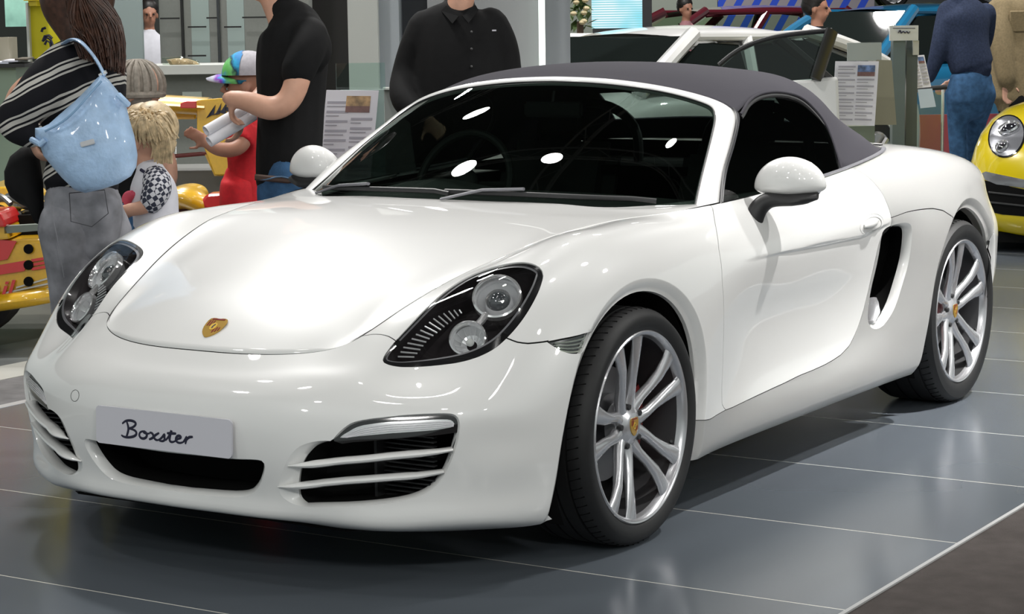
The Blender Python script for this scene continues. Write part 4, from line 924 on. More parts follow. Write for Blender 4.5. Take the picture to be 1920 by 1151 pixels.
# ================================================================ places in the hall: a point from bearing and distance
CAMP=Vector((-5.05263,-3.61143,1.44392));FPX=4044.47;FL=.011
YR=Vector((sin(_yaw),-cos(_yaw),0));YF=Vector((cos(_yaw),sin(_yaw),0))      # right and away, both level
def J(px,py,d): return CAMP+(_X*((px-960)/FPX)+_Y*((575.5-py)/FPX)+_f)*d
VF=Matrix((YR,YF,Vector((0,0,1)))).transposed().to_4x4()                     # level frame: x right, y away, z up
def vframe(o,rz=0):
    m=VF@Matrix.Rotation(rz,4,'Z');m.translation=Vector(o);return m
def remesh(mb,voxel,name,mt,parent,smooth=6,sub=False):
    me=mesh(mb.v,mb.f,'tmp');o=bpy.data.objects.new('tmp',me);COL.objects.link(o)
    r=o.modifiers.new('r','REMESH');r.mode='VOXEL';r.voxel_size=voxel
    s=o.modifiers.new('s','SMOOTH');s.iterations=smooth;s.factor=.5
    dg=bpy.context.evaluated_depsgraph_get();n=bpy.data.meshes.new_from_object(o.evaluated_get(dg));n.name=name
    bpy.data.objects.remove(o);n.materials.clear()
    q=obj(name,n,mt,parent,True);return q
def inter(P,k=5):
    """smooth densified chain of (point, r1, r2)"""
    A=np.array([list(p[0])+[p[1],p[2]] for p in P],float)
    if len(A)<3:
        t=np.linspace(0,len(A)-1,k+1);return np.stack([np.interp(t,np.arange(len(A)),A[:,c]) for c in range(5)],1)
    d=np.r_[0,np.cumsum(np.maximum(np.linalg.norm(np.diff(A[:,:3],axis=0),axis=1),1e-3))]
    return spl(d,np.linspace(0,d[-1],(len(A)-1)*k+1))@A
def chain(mb,P,n=16,k=5,ends=True,up=None):
    """limb: list of (point, radius across, radius in depth)"""
    P=[(p[0],p[1],p[2] if len(p)>2 else p[1]) for p in P];A=inter(P,k)
    mb.tube([tuple(a[:3]) for a in A],[float(max(.004,a[4])) for a in A],n=n,ry=[float(max(.004,a[3])) for a in A],up=up if up is not None else YF)
    if ends:
        for a in (A[0],A[-1]):mb.ball(tuple(a[:3]),float(max(.004,min(a[3],a[4]))*.98),n=12)
def head(mb,c,fd,s=1.0,up=Vector((0,0,1))):
    """skull, jaw, nose, ears; fd = facing direction. adds to mb, returns frame"""
    f=Vector(fd).normalized();u=(up-f*up.dot(f)).normalized();r=f.cross(u);m=Matrix((r,f,u)).transposed().to_4x4();m.translation=Vector(c)
    mb.ball((0,-.012*s,.025*s),.092*s,(.84,1.04,1.02),n=22,M=m)
    mb.ball((0,.022*s,-.045*s),.066*s,(.86,.95,1.05),n=18,M=m)
    mb.ball((0,.055*s,-.088*s),.024*s,(1.1,.8,.8),n=12,M=m)
    mb.tube([m@Vector((0,.088*s,.012*s)),m@Vector((0,.112*s,-.022*s)),m@Vector((0,.092*s,-.032*s))],[.009*s,.013*s,.010*s],n=10)
    mb.ball((0,.082*s,-.052*s),.018*s,(1.3,.7,.55),n=10,M=m)
    for sd in (-1,1):
        mb.ball((sd*.082*s,-.008*s,-.012*s),.026*s,(.35,.75,1.2),n=12,M=m)
        mb.ball((sd*.035*s,.074*s,.022*s),.018*s,(1.2,.5,.5),n=10,M=m)
    return m
def eyes(m,s,parent):
    for sd in (-1,1):
        e=MB();e.ball((sd*.032*s,.083*s,.004*s),.0105*s,n=10,M=m);e.build('eye',M['eye'],parent)
def hand(mb,w,d,pn,s=1.0,curl=.6,side=1):
    """palm and five fingers from wrist w along direction d, palm normal pn"""
    d=Vector(d).normalized();pn=Vector(pn);pn=(pn-d*pn.dot(d)).normalized();a=d.cross(pn)*side;w=Vector(w)
    chain(mb,[(w,.024*s,.017*s),(w+d*.045*s,.036*s,.014*s),(w+d*.088*s,.036*s,.012*s)],k=3,up=pn)
    for i,(o_,L) in enumerate(((-.030,.066),(-.010,.076),(.010,.071),(.028,.056))):
        b=w+d*.085*s+a*o_*s;p=[b];dr=d.copy()
        for k,seg in enumerate((.45,.32,.25)):
            dr=(dr*cos(curl*.75)+pn*sin(curl*.75)).normalized() if k else (dr*cos(curl*.5)+pn*sin(curl*.5)).normalized()
            p.append(p[-1]+dr*L*seg*s)
        mb.tube([tuple(q) for q in p],[.0095*s,.009*s,.0085*s,.0075*s],n=8)
    b=w+d*.028*s-a*.030*s;mb.tube([b,b+(d*.5-a*.75+pn*.35)*.036*s,b+(d*.95-a*.85+pn*.7)*.055*s],[.012*s,.011*s,.009*s],n=8)
M['skin']=mat('skin',(.60,.33,.23),.5,noise=.06,nscale=30)
M['skin_dark']=mat('skin_tan',(.42,.20,.13),.5,noise=.06,nscale=30)
M['eye']=mat('eye_dark',(.02,.015,.012),.15)
M['hair_brown']=mat('hair_brown',(.06,.026,.016),.42,noise=.5,nscale=45)
M['hair_blond']=mat('hair_blond',(.56,.43,.26),.5,noise=.4,nscale=50)
M['hair_dark']=mat('hair_dark',(.012,.009,.008),.45,noise=.3)
M['cloth_black']=mat('black_cloth',(.0045,.0045,.005),.85,noise=.15,nscale=40,spec=.25)
M['jeans_grey']=mat('grey_denim',(.23,.23,.25),.85,noise=.38,nscale=11,bump=.1,bscale=700,spec=.2)
M['jeans_blue']=mat('blue_denim',(.045,.11,.22),.85,noise=.3,nscale=20,bump=.25,bscale=300,spec=.2)
M['navy_knit']=mat('navy_knit',(.028,.038,.072),.9,noise=.2,nscale=60,bump=.2,spec=.15)
M['khaki']=mat('khaki_cloth',(.22,.165,.085),.8,noise=.15)
M['shoe']=mat('dark_shoe',(.03,.025,.02),.5)
M['pink_cloth']=mat('pink_cloth',(.42,.20,.22),.85,noise=.1)
M['white_cloth']=mat('white_cloth',(.68,.68,.74),.85,noise=.05,nscale=20)
M['red_cloth']=mat('red_cloth',(.62,.012,.02),.8,noise=.1)
M['beige_knit']=mat('beige_knit',(.30,.265,.225),.9,noise=.2,nscale=60)
def mnode(nt,op,a=None,b=None,c=None):
    n=nt.nodes.new('ShaderNodeMath');n.operation=op
    for i,x in enumerate((a,b,c)):
        if x is None:continue
        if isinstance(x,(int,float)):n.inputs[i].default_value=x
        else:nt.links.new(x,n.inputs[i])
    return n.outputs[0]
def stripes_mat():
    m=mat('striped_knit',(.01,.01,.012),.85,spec=.2);nt=m.node_tree;b=nt.nodes['Principled BSDF'];tc=nt.nodes.new('ShaderNodeTexCoord')
    dt=nt.nodes.new('ShaderNodeVectorMath');dt.operation='DOT_PRODUCT';v=(-YR*.42+Vector((0,0,.90))+YF*.10);dt.inputs[1].default_value=tuple(v)
    nt.links.new(tc.outputs['Object'],dt.inputs[0])
    ns=nt.nodes.new('ShaderNodeTexNoise');ns.inputs['Scale'].default_value=5;nt.links.new(tc.outputs['Object'],ns.inputs['Vector'])
    x=mnode(nt,'MULTIPLY_ADD',ns.outputs[0],.035,dt.outputs['Value']);x=mnode(nt,'MULTIPLY',x,1/.086);x=mnode(nt,'FRACT',x)
    def band(c,w):
        d=mnode(nt,'ABSOLUTE',mnode(nt,'SUBTRACT',x,c));return mnode(nt,'LESS_THAN',d,w)
    s=mnode(nt,'MAXIMUM',mnode(nt,'MAXIMUM',band(.30,.035),band(.48,.075)),band(.66,.035))
    mx=nt.nodes.new('ShaderNodeMix');mx.data_type='RGBA';mx.inputs[6].default_value=(.010,.010,.013,1);mx.inputs[7].default_value=(.52,.50,.46,1)
    nt.links.new(s,mx.inputs[0]);nt.links.new(mx.outputs[2],b.inputs['Base Color']);return m
M['stripes']=stripes_mat()
def checker_mat(name,c1,c2,sc_):
    m=mat(name,c1,.85);nt=m.node_tree;b=nt.nodes['Principled BSDF'];tc=nt.nodes.new('ShaderNodeTexCoord');mp=nt.nodes.new('ShaderNodeMapping');mp.inputs['Rotation'].default_value=(.5,.3,.6)
    ck=nt.nodes.new('ShaderNodeTexChecker');ck.inputs['Scale'].default_value=sc_;ck.inputs[1].default_value=(*c1,1);ck.inputs[2].default_value=(*c2,1)
    nt.links.new(tc.outputs['Object'],mp.inputs[0]);nt.links.new(mp.outputs[0],ck.inputs[0]);nt.links.new(ck.outputs[0],b.inputs['Base Color']);return m
def legs(root,hipL,hipR,footL,footR,mt,fd,kb=.04,sc_=1.0,r0=.092,name='trousers',knee=None):
    mb=MB();fd=Vector(fd).normalized();hL,hR=Vector(hipL),Vector(hipR);c=(hL+hR)/2
    chain(mb,[(c+Vector((0,0,.13*sc_)),.155*sc_,.115*sc_),(c+Vector((0,0,.04*sc_)),.17*sc_,.125*sc_),(c-Vector((0,0,.06*sc_)),.165*sc_,.12*sc_)],up=fd,k=4)
    for h,ft in ((hL,Vector(footL)),(hR,Vector(footR))):
        an=Vector((ft.x,ft.y,FL+.09*sc_));kn=(h*.5+an*.5)+fd*kb
        chain(mb,[(h,r0*sc_,r0*sc_),(h*.6+kn*.4,.082*sc_,.084*sc_),(kn,.062*sc_,.064*sc_),(kn*.6+an*.4,.058*sc_,.062*sc_),(an,.048*sc_,.05*sc_)],k=4)
    t=remesh(mb,.016*max(.7,sc_),name,mt,root,5)
    for ft in (footL,footR):
        s=MB();ft=Vector((ft[0],ft[1],FL));chain(s,[(ft-fd*.05*sc_+Vector((0,0,.045*sc_)),.036*sc_,.045*sc_),(ft+fd*.06*sc_+Vector((0,0,.038*sc_)),.042*sc_,.038*sc_),(ft+fd*.17*sc_+Vector((0,0,.026*sc_)),.038*sc_,.026*sc_)],k=3,up=Vector((0,0,1)));s.build('shoe',M['shoe'],root)
    return t
def ground(px,py,d,dy=0):
    q=J(px,py,d);return Vector((q.x,q.y,FL))
def strandhair(root,starts,mt,name='hair'):
    pass
# ================================================================ woman in the striped knit
D=6.95
g=ground(150,300,D);wm=thing('person','woman with long brown hair in a striped sweater and grey jeans','person',g)
def rel(o,root):
    o.location=-root.location;return o
def addp(root,o):
    o.parent=root;o.location=tuple(-Vector(root.location));return o
_oldobj=obj
def obj(name,me,mat_=None,parent=None,smooth=None):
    o=_oldobj(name,me,mat_,parent,smooth)
    p=parent
    if p is not None and p.type=='EMPTY' and p.parent is None and p.get('category') and Vector(p.location).length>1e-6:
        o.location=-Vector(p.location)
    return o
FW=(-YR*.86+YF*.5)    # facing left, slightly away
b=MB()
chain(b,[(J(158,430,D),.12,.10),(J(158,345,D),.11,.095),(J(160,250,D),.105,.09),(J(160,150,D),.13,.11),(J(160,95,D),.11,.09),(J(158,72,D),.055,.055),(J(152,38,D),.052,.055)],up=FW)
hm=head(b,J(140,-2,D),FW,1.12)
chain(b,[(J(122,128,D-.10),.045),(J(30,205,D-.10),.038),(J(56,252,D-.10),.030)])
hand(b,J(54,252,D-.09),(YR*.25-YF*.1-Vector((0,0,.6))),YR*.8+YF*.3,.78,1.1)
chain(b,[(J(180,120,D+.15),.04),(J(120,215,D+.25),.036),(J(70,262,D+.05),.03)])
hand(b,J(66,262,D+.04),(-YR*.4-Vector((0,0,.6))),YR,1,.7,-1)
bd=remesh(b,.009,'body',M['skin'],wm,3);eyes(hm,1.12,wm)
b=MB()
chain(b,[(J(150,352,D),.135,.115),(J(158,300,D),.125,.11),(J(164,220,D),.128,.115),(J(160,140,D),.142,.125),(J(160,100,D),.118,.10),(J(158,82,D),.07,.065)],up=FW)
chain(b,[(J(132,112,D-.09),.072,.07),(J(85,160,D-.12),.076,.07),(J(42,205,D-.13),.062,.058),(J(24,228,D-.12),.055,.05),(J(40,246,D-.12),.048,.045),(J(62,256,D-.11),.040,.038)])
chain(b,[(J(90,190,D-.05),.07,.07),(J(120,215,D-.02),.08,.08)])
chain(b,[(J(185,118,D+.12),.065),(J(130,210,D+.22),.055),(J(76,255,D+.06),.042)])
remesh(b,.011,'sweater',M['stripes'],wm,5)
jl=legs(wm,J(126,425,D-.05),J(192,430,D+.10),(g+YR*-.02-YF*.05)[:],(g+YR*.12+YF*.18)[:],M['jeans_grey'],FW,.02,.88,.112)
# jeans seat, back pocket and seams
b=MB();chain(b,[(J(152,350,D),.124,.105),(J(156,400,D),.135,.118),(J(156,440,D),.125,.112)],up=FW);chain(b,[(J(186,395,D-.05),.078,.08),(J(182,440,D-.02),.075,.08)]);remesh(b,.012,'jeans_seat',M['jeans_grey'],wm,5)
b=MB();b.tube([J(94,352,D-.13),J(98,400,D-.165),J(108,450,D-.165),J(120,520,D-.10)],.0012,n=6);b.build('side_seam',mat('pale_stitching',(.22,.22,.24),.8),wm)
b=MB();pk=[J(130,362,D-.165),J(196,356,D-.17),J(203,400,D-.17),J(172,425,D-.18),J(133,415,D-.175)];b.tube(pk+[pk[0]],.0015,n=6);b.build('back_pocket_seam',mat('dark_stitching',(.05,.05,.055),.8),wm)
# hair: smooth core with many strands
def strands(root,paths,mt,r=.006,name='hair',n=6,core=None):
    b=MB()
    if core:
        for c in core:chain(b,c,k=5)
    for p in paths:
        A=curve3([tuple(q) for q in p],9);b.tube([tuple(a) for a in A],[r*(1.0-.75*abs(i/8-.35)) for i in range(9)],n=5)
    return b.build(name,mt,root)
rng=random.Random(4);pa=[]
for k in range(1500):
    a=rng.random();s=rng.uniform(-1,1);dd=-.15*(1-abs(s)**1.5)+rng.uniform(-.012,.03)
    x0=150+s*42;x1=140+a*88+s*8;x2=150+a*82+rng.uniform(-3,3);yb=rng.uniform(78,140)*(.78+.25*a)
    pa.append([J(x0*.7+45,-62+abs(s)*16,D+dd*.4),J(x0*.75+x1*.25-6,-12,D+dd-.03),J(x1-8,40,D+dd-.045),J(x2,yb,D+dd*.8-.10)])
strands(wm,pa,M['hair_brown'],.0024,core=[[(J(142,-40,D-.01),.115),(J(146,0,D-.025),.122,.12),(J(158,40,D-.045),.10,.08),(J(176,75,D-.065),.085,.055),(J(205,110,D-.07),.05,.03)]])
# handbag
def puff(outline,dirv,th,name,mt,parent,M_=None,bulge=(.0,.38,.66,.86,.97,1.0)):
    """soft bag: outline in space, thickness th along dirv, rings close to the middle on both faces"""
    O=[Vector(p) for p in outline];n=len(O);c=sum(O,Vector())/n;dv=Vector(dirv).normalized();vs=[];fs=[];rings=[]
    for sgn in (-1,1):
        rr=[]
        for s in bulge[::-1] if sgn<0 else bulge:
            h=math.sqrt(max(0,1-s**3.2));rr.append([c+(p-c)*max(s,.001)+dv*(sgn*th*.5*h) for p in O])
        rings+=rr if sgn<0 else rr
    R1=[[c+(p-c)*max(s,.01)-dv*th*.5*math.sqrt(max(0,1-s**3.2)) for p in O] for s in bulge]
    R2=[[c+(p-c)*max(s,.01)+dv*th*.5*math.sqrt(max(0,1-s**3.2)) for p in O] for s in bulge[::-1][1:]]
    R=R1+R2;mb=MB();mb.add([p for r in R for p in r],[(i*n+k,i*n+(k+1)%n,(i+1)*n+(k+1)%n,(i+1)*n+k) for i in range(len(R)-1) for k in range(n)]+[tuple(range(n))[::-1],tuple((len(R)-1)*n+k for k in range(n))])
    return mb.build(name,mt,parent,angle=60)
BD=D-.30
M['bag_blue']=mat('pale_blue_leather',(.36,.52,.74),.42,noise=.16,nscale=16,bump=.35,bscale=60,coat=.25)
bag=thing('handbag','pale blue slouchy leather shoulder bag hanging on the back of the woman in stripes','handbag',J(160,260,BD))
ol=[(192,138),(204,150),(222,172),(236,196),(243,225),(252,255),(258,290),(256,312),(246,330),(222,345),(190,355),(160,362),(140,356),(118,335),(98,312),(82,292),(74,268),(66,255),(66,240),(80,238),(92,232),(112,214),(140,190),(165,165),(182,146)]
puff([J(x,y,BD) for x,y in ol],YF,.16,'bag_body',M['bag_blue'],bag)
b=MB();b.tube(curve3([tuple(J(*q)) for q in ((196,142,BD-.005),(184,118,BD-.01),(165,92,BD-.01),(140,74,BD+.06),(122,80,BD+.16))],24).tolist(),[.016]*24,n=8,ry=.005,up=YF);b.build('bag_strap',M['bag_blue'],bag)
b=MB();b.tube([J(186,142,BD-.012),J(200,134,BD-.014)],.006,n=8);b.build('strap_ring',M['chrome'],bag)
b=MB();m=vframe(J(164,268,BD-.085));b.box((-.022,-.004,-.008),(.022,.004,.008),m@Matrix.Rotation(radians(-14),4,'Y'),bev=.002);b.build('name_plate',mat('plate_silver_metal',(.6,.6,.62),.3,metal=.3),bag,True)
b=MB();b.tube([J(60,262,BD-.02),J(76,270,BD-.06),J(84,262,BD-.06)],.010,n=8);b.build('strap_tab',M['bag_blue'],bag);b=MB();b.tube([J(222,178,BD-.05),J(232,188,BD-.06),J(240,196,BD-.04)],.010,n=8);b.build('strap_tab',M['bag_blue'],bag)
b=MB();b.tube(curve3([tuple(J(*q)) for q in ((84,246,BD-.075),(120,226,BD-.085),(160,186,BD-.085),(190,152,BD-.06))],16).tolist(),.0035,n=6);b.build('zip_seam',mat('blue_seam',(.20,.34,.52),.5),bag)
# dark jacket bundle held in front
jk=thing('jacket','black folded jacket hanging from the arm of the woman in stripes','jacket',J(40,330,D))
puff([J(x,y,D-.0) for x,y in ((58,272),(40,276),(20,292),(9,320),(10,345),(20,368),(38,382),(55,390),(70,420),(82,420),(80,340),(72,290))],YF,.12,'jacket_folds',M['cloth_black'],jk)
# ================================================================ blond child
D=7.7;g=ground(285,300,D);ch=thing('person','small blond child in white racing T-shirt with checked sleeves, behind the front of the car','person',g)
FC=(-YR*.9+YF*.35);b=MB()
chain(b,[(J(288,420,D),.075,.065),(J(288,350,D),.078,.065),(J(284,325,D),.055,.05),(J(276,305,D),.035,.036),(J(270,280,D),.034,.036)],up=FC)
hm=head(b,J(272,262,D),FC,.93);chain(b,[(J(292,340,D-.06),.034),(J(284,380,D-.10),.028),(J(240,394,D-.10),.024)]);hand(b,J(238,396,D-.10),-YR-Vector((0,0,.2)),YF,.62,.6)
chain(b,[(J(280,335,D+.08),.032),(J(262,380,D+.08),.028),(J(236,398,D+.04),.024)]);hand(b,J(234,400,D+.04),-YR,YF,.62,.6,-1)
remesh(b,.008,'body',M['skin'],ch,3);eyes(hm,.93,ch)
b=MB();chain(b,[(J(296,440,D),.098,.085),(J(292,400,D),.092,.08),(J(286,345,D),.092,.075),(J(282,322,D),.062,.055)],up=FC);remesh(b,.010,'t_shirt',M['white_cloth'],ch,4)
b=MB();chain(b,[(J(292,335,D-.05),.050),(J(294,355,D-.085),.052),(J(284,378,D-.10),.044)]);remesh(b,.009,'checked_sleeve',checker_mat('navy_check',(.03,.035,.06),(.62,.62,.66),62),ch,3)
b=MB();b.tube([J(264,318,D-.055),J(276,326,D-.07),J(296,320,D-.06)],.006,n=8);b.build('navy_collar',mat('navy_trim',(.02,.02,.05),.8),ch)
b=MB();chain(b,[(J(250,364,D-.075),.014,.01),(J(240,370,D-.06),.02,.012),(J(236,380,D-.055),.016,.01)]);b.build('red_print',mat('pink_print',(.6,.08,.13),.7),ch)
legs(ch,J(276,455,D),J(304,455,D+.05),(g-YR*.05)[:],(g+YR*.06)[:],M['jeans_blue'],FC,.01,.6,.1)
rng=random.Random(9);pa=[]
for k in range(300):
    th=rng.uniform(0,2*pi);a=rng.uniform(.1,1);x=278+46*cos(th)*a;y=236+30*sin(th)*a-10*a
    dd=-.10*math.sqrt(max(0,1-a*a))-.01;e=rng.uniform(-8,8)
    pa.append([J(283+ (x-283)*.4,222+(y-222)*.3,D+dd*.9),J(x,y,D+dd-.01),J(x+(x-278)*.12+e+5,y+16+rng.uniform(0,12),D+dd+.005)])
for k in range(90):
    x=300+rng.uniform(-14,20);pa.append([J(x-6,250,D-.09),J(x,275,D-.08),J(x+rng.uniform(-4,6),296+rng.uniform(-8,12),D-.06)])
strands(ch,pa,M['hair_blond'],.005,core=[[(J(268,230,D+.01),.075,.08),(J(286,236,D),.092,.09),(J(300,268,D),.062,.065)]])
# ================================================================ person in the beige knitted hat
D=8.3;g=ground(262,300,D);kp=thing('person','person in a beige knitted hat, mostly hidden behind the woman in stripes','person',g);b=MB()
chain(b,[(J(262,420,D),.10,.09),(J(262,330,D),.11,.09),(J(262,260,D),.10,.08),(J(262,225,D),.045,.045),(J(260,200,D),.045,.045)],up=FC);hm=head(b,J(256,172,D),-YR+YF*.2,1.0)
chain(b,[(J(285,262,D),.045),(J(312,300,D),.038),(J(318,335,D),.032)]);hand(b,J(318,338,D),-Vector((0,0,1)),YF,.8)
remesh(b,.010,'body',M['skin'],kp,3);eyes(hm,1,kp)
b=MB();chain(b,[(J(262,400,D),.13,.11),(J(262,330,D),.125,.10),(J(262,262,D),.12,.09),(J(262,240,D),.07,.06)],up=FC);remesh(b,.012,'top',M['cloth_black'],kp,4)
legs(kp,J(250,430,D),J(276,430,D),(g-YR*.08)[:],(g+YR*.08)[:],M['jeans_blue'],FC,.01,.85)
b=MB();b.ball(tuple(J(258,160,D)),.098,(1.0,1.0,.98),n=26)
for k in range(18):
    a=2*pi*k/18;P=[]
    for j in range(8):
        e=radians(-15+100*j/7);P.append(J(258,160,D)+Vector((cos(a)*cos(e),sin(a)*cos(e),sin(e)*.98))*.100)
    b.tube([tuple(q) for q in P],[.010*cos(radians(80*j/7))+.003 for j in range(8)],n=6)
b.tube([tuple(J(258,172,D)+Vector((cos(2*pi*k/24),sin(2*pi*k/24),-.1))*.096) for k in range(24)],.014,n=8,closed=True);b.build('knitted_hat',M['beige_knit'],kp)
# ================================================================ man in the black T-shirt
D=8.3;g=ground(545,300,D);tm=thing('person','man in a black T-shirt and blue jeans holding rolled white papers','person',g);FT_=(-YR*.95+YF*.1);b=MB()
chain(b,[(J(545,400,D),.13,.10),(J(545,300,D),.12,.10),(J(548,180,D),.125,.105),(J(548,90,D),.145,.11),(J(542,55,D),.11,.08),(J(524,20,D),.056,.058),(J(510,-15,D),.055,.057)],up=FT_)
hm=head(b,J(500,-58,D),FT_,1.08)
chain(b,[(J(578,80,D-.14),.048),(J(560,140,D-.19),.050),(J(532,196,D-.20),.046,.044),(J(512,203,D-.20),.046),(J(470,192,D-.20),.040),(J(428,184,D-.19),.029,.026)],k=6)
hand(b,J(434,184,D-.19),(-YR*.05-Vector((0,0,.7))+YF*.25),(YR*.8+Vector((0,0,.1))),.85,1.25)
chain(b,[(J(545,80,D+.17),.05),(J(505,165,D+.2),.045),(J(455,205,D),.032)]);hand(b,J(456,208,D-.02),(-YR*.2-Vector((0,0,.9))),-YR+YF*.1,1.0,1.0,-1)
bd=remesh(b,.010,'body',M['skin'],tm,3);eyes(hm,1.08,tm)
b=MB();chain(b,[(J(506,-74,D+.0),.112,.112),(J(518,-58,D+.0),.106,.108)],k=3);b.build('hair',M['hair_dark'],tm)
b=MB();chain(b,[(J(540,346,D),.135,.125),(J(542,290,D),.142,.128),(J(546,200,D),.146,.13),(J(548,110,D),.158,.14),(J(550,66,D),.150,.13),(J(545,40,D),.118,.105),(J(534,22,D),.072,.075)],up=FT_)
chain(b,[(J(580,66,D-.11),.072,.074),(J(576,92,D-.165),.070,.070),(J(566,116,D-.185),.068,.066),(J(556,138,D-.190),.066,.062)])
chain(b,[(J(570,62,D-.05),.088,.095),(J(582,95,D-.09),.088,.09)])
chain(b,[(J(548,70,D+.14),.07),(J(525,130,D+.18),.068)],ends=False);remesh(b,.012,'t_shirt',M['cloth_black'],tm,5)
legs(tm,J(525,352,D-.02),J(565,352,D+.08),(g-YR*.02-YF*.1)[:],(g+YR*.1+YF*.15)[:],M['jeans_blue'],FT_,.02,1.0)
b=MB();b.tube([J(478,332,D-.14),J(540,338,D-.15),J(600,332,D-.13)],.012,n=6,ry=.006);b.build('belt',mat('belt_brown',(.06,.03,.02),.5),tm)
b=MB();b.tube([tuple(J(478+130*i/13,334+3*sin(i),D-.137-.02*sin(pi*i/13))) for i in range(14)],.003,n=5);b.build('waistband_seam',mat('jeans_seam',(.09,.16,.26),.8),tm)
M['paper']=mat('white_paper',(.75,.75,.80),.6)
for nm,a,e,lb in (('upper',(386,246),(462,203),'upper rolled white paper in the hands of the man in black T-shirt'),('lower',(392,266),(476,216),'lower rolled white paper in the hands of the man in black T-shirt')):
    b=MB();A=J(*a,D-.14);E2=J(*e,D-.05);dv=(E2-A).normalized();q=Vector((0,0,1)).rotation_difference(dv).to_matrix().to_4x4();q.translation=A
    L=(E2-A).length;b.lathe([(.014,.012),(.0175,0),(.021,0),(.022,L*.5),(.021,L),(.016,L)],28,q);b.lathe([(.0165,.001),(.015,L*.6)],24,q);tag(b.build('paper_roll',M['paper']),lb,'paper roll','rolled papers held by the man')
# ================================================================ boy with the cap
D=8.9;g=ground(465,300,D);kb=thing('person','child in a red T-shirt and colourful cap, behind the man in black T-shirt','person',g);b=MB()
chain(b,[(J(460,420,D),.05,.055),(J(462,330,D),.055,.06),(J(463,245,D),.065,.06),(J(464,205,D),.04,.04),(J(464,185,D),.04,.042)],up=FC)
hm=head(b,J(464,160,D),-YR+YF*.1,.98);chain(b,[(J(462,245,D-.10),.036),(J(448,275,D-.13),.033),(J(400,276,D-.15),.027),(J(388,268,D-.14),.022)]);hand(b,J(392,268,D-.14),-YR+Vector((0,0,.6)),-YF,.75,.7)
remesh(b,.009,'body',M['skin_dark'],kb,3);eyes(hm,.98,kb)
b=MB();chain(b,[(J(460,405,D),.07,.08),(J(462,360,D),.075,.085),(J(464,300,D),.08,.085),(J(464,248,D),.085,.085),(J(464,225,D),.055,.055)],up=FC);chain(b,[(J(466,240,D-.07),.055),(J(452,268,D-.11),.055)],ends=False);remesh(b,.011,'red_t_shirt',M['red_cloth'],kb,4)
legs(kb,J(447,380,D),J(468,380,D+.05),(g-YR*.07)[:],(g+YR*.06)[:],M['red_cloth'],FC,.01,.75,.1)
cp=bpy.data.objects.new('cap',None);link(cp,kb);cp.location=-Vector(g)
def cap_mat():
    m=mat('cap_colours',(.6,.6,.63),.7);nt=m.node_tree;b_=nt.nodes['Principled BSDF'];tc=nt.nodes.new('ShaderNodeTexCoord');dt=nt.nodes.new('ShaderNodeVectorMath');dt.operation='DOT_PRODUCT';dt.inputs[1].default_value=tuple(YR*1.0+Vector((0,0,.5)));nt.links.new(tc.outputs['Object'],dt.inputs[0])
    ns=nt.nodes.new('ShaderNodeTexNoise');ns.inputs['Scale'].default_value=22;nt.links.new(tc.outputs['Object'],ns.inputs['Vector']);x=mnode(nt,'MULTIPLY_ADD',ns.outputs[0],.08,dt.outputs['Value'])
    c0=J(395,135,D).dot(YR+Vector((0,0,.5)))+.04;c1=J(452,108,D).dot(YR+Vector((0,0,.5)))+.04
    x=mnode(nt,'DIVIDE',mnode(nt,'SUBTRACT',x,c0),c1-c0);cr=nt.nodes.new('ShaderNodeValToRGB');nt.links.new(x,cr.inputs[0]);e=cr.color_ramp.elements
    e[0].position=0;e[0].color=(.6,.6,.7,1);e[1].position=1;e[1].color=(.02,.25,.6,1)
    for p_,c_ in ((.18,(.25,.03,.5,1)),(.30,(.03,.25,.7,1)),(.45,(.15,.55,.12,1)),(.62,(.2,.6,.2,1)),(.75,(.01,.03,.06,1)),(.88,(.02,.4,.7,1))):
        q=e.new(p_);q.color=c_
    nt.links.new(cr.outputs[0],b_.inputs['Base Color']);return m
cc=J(466,140,D);b=MB();bm=bmesh.new();bmesh.ops.create_uvsphere(bm,u_segments=32,v_segments=20,radius=.108)
bmesh.ops.delete(bm,geom=[v for v in bm.verts if v.co.z<-.012],context='VERTS');b.from_bm(bm,Matrix.Translation(cc)@Matrix.Diagonal((1,1,.92,1)))
b.build('cap_crown',mat('cap_grey',(.48,.46,.50),.8,noise=.1),cp)
b=MB();bm=bmesh.new();bmesh.ops.create_uvsphere(bm,u_segments=40,v_segments=24,radius=.111)
dz=Vector((0,0,1));bmesh.ops.delete(bm,geom=[v for v in bm.verts if v.co.z<-.012 or v.co.dot(YR)>-.012],context='VERTS');b.from_bm(bm,Matrix.Translation(cc)@Matrix.Diagonal((1,1,.92,1)));cm=cap_mat();b.build('cap_front',cm,cp)
b=MB();n=14;vs=[];fs=[]
for i in range(n+1):
    a=-pi/2+pi*i/n
    for k,(r,h) in enumerate(((.096,0.0),(.13,-.002),(.175,-.016))):
        o_=-YR*(cos(a)*r)+YF*(sin(a)*.085*(1 if k==0 else .95));vs.append(cc+o_+Vector((0,0,h-.02*abs(sin(a)))))
for i in range(n):
    for k in range(2):fs.append((i*3+k,i*3+k+1,(i+1)*3+k+1,(i+1)*3+k))
b.add(vs,fs);bo=b.build('cap_brim',cm,cp);s_=bo.modifiers.new('s','SOLIDIFY');s_.thickness=.005
for o_ in cp.children:o_.location=(0,0,0)
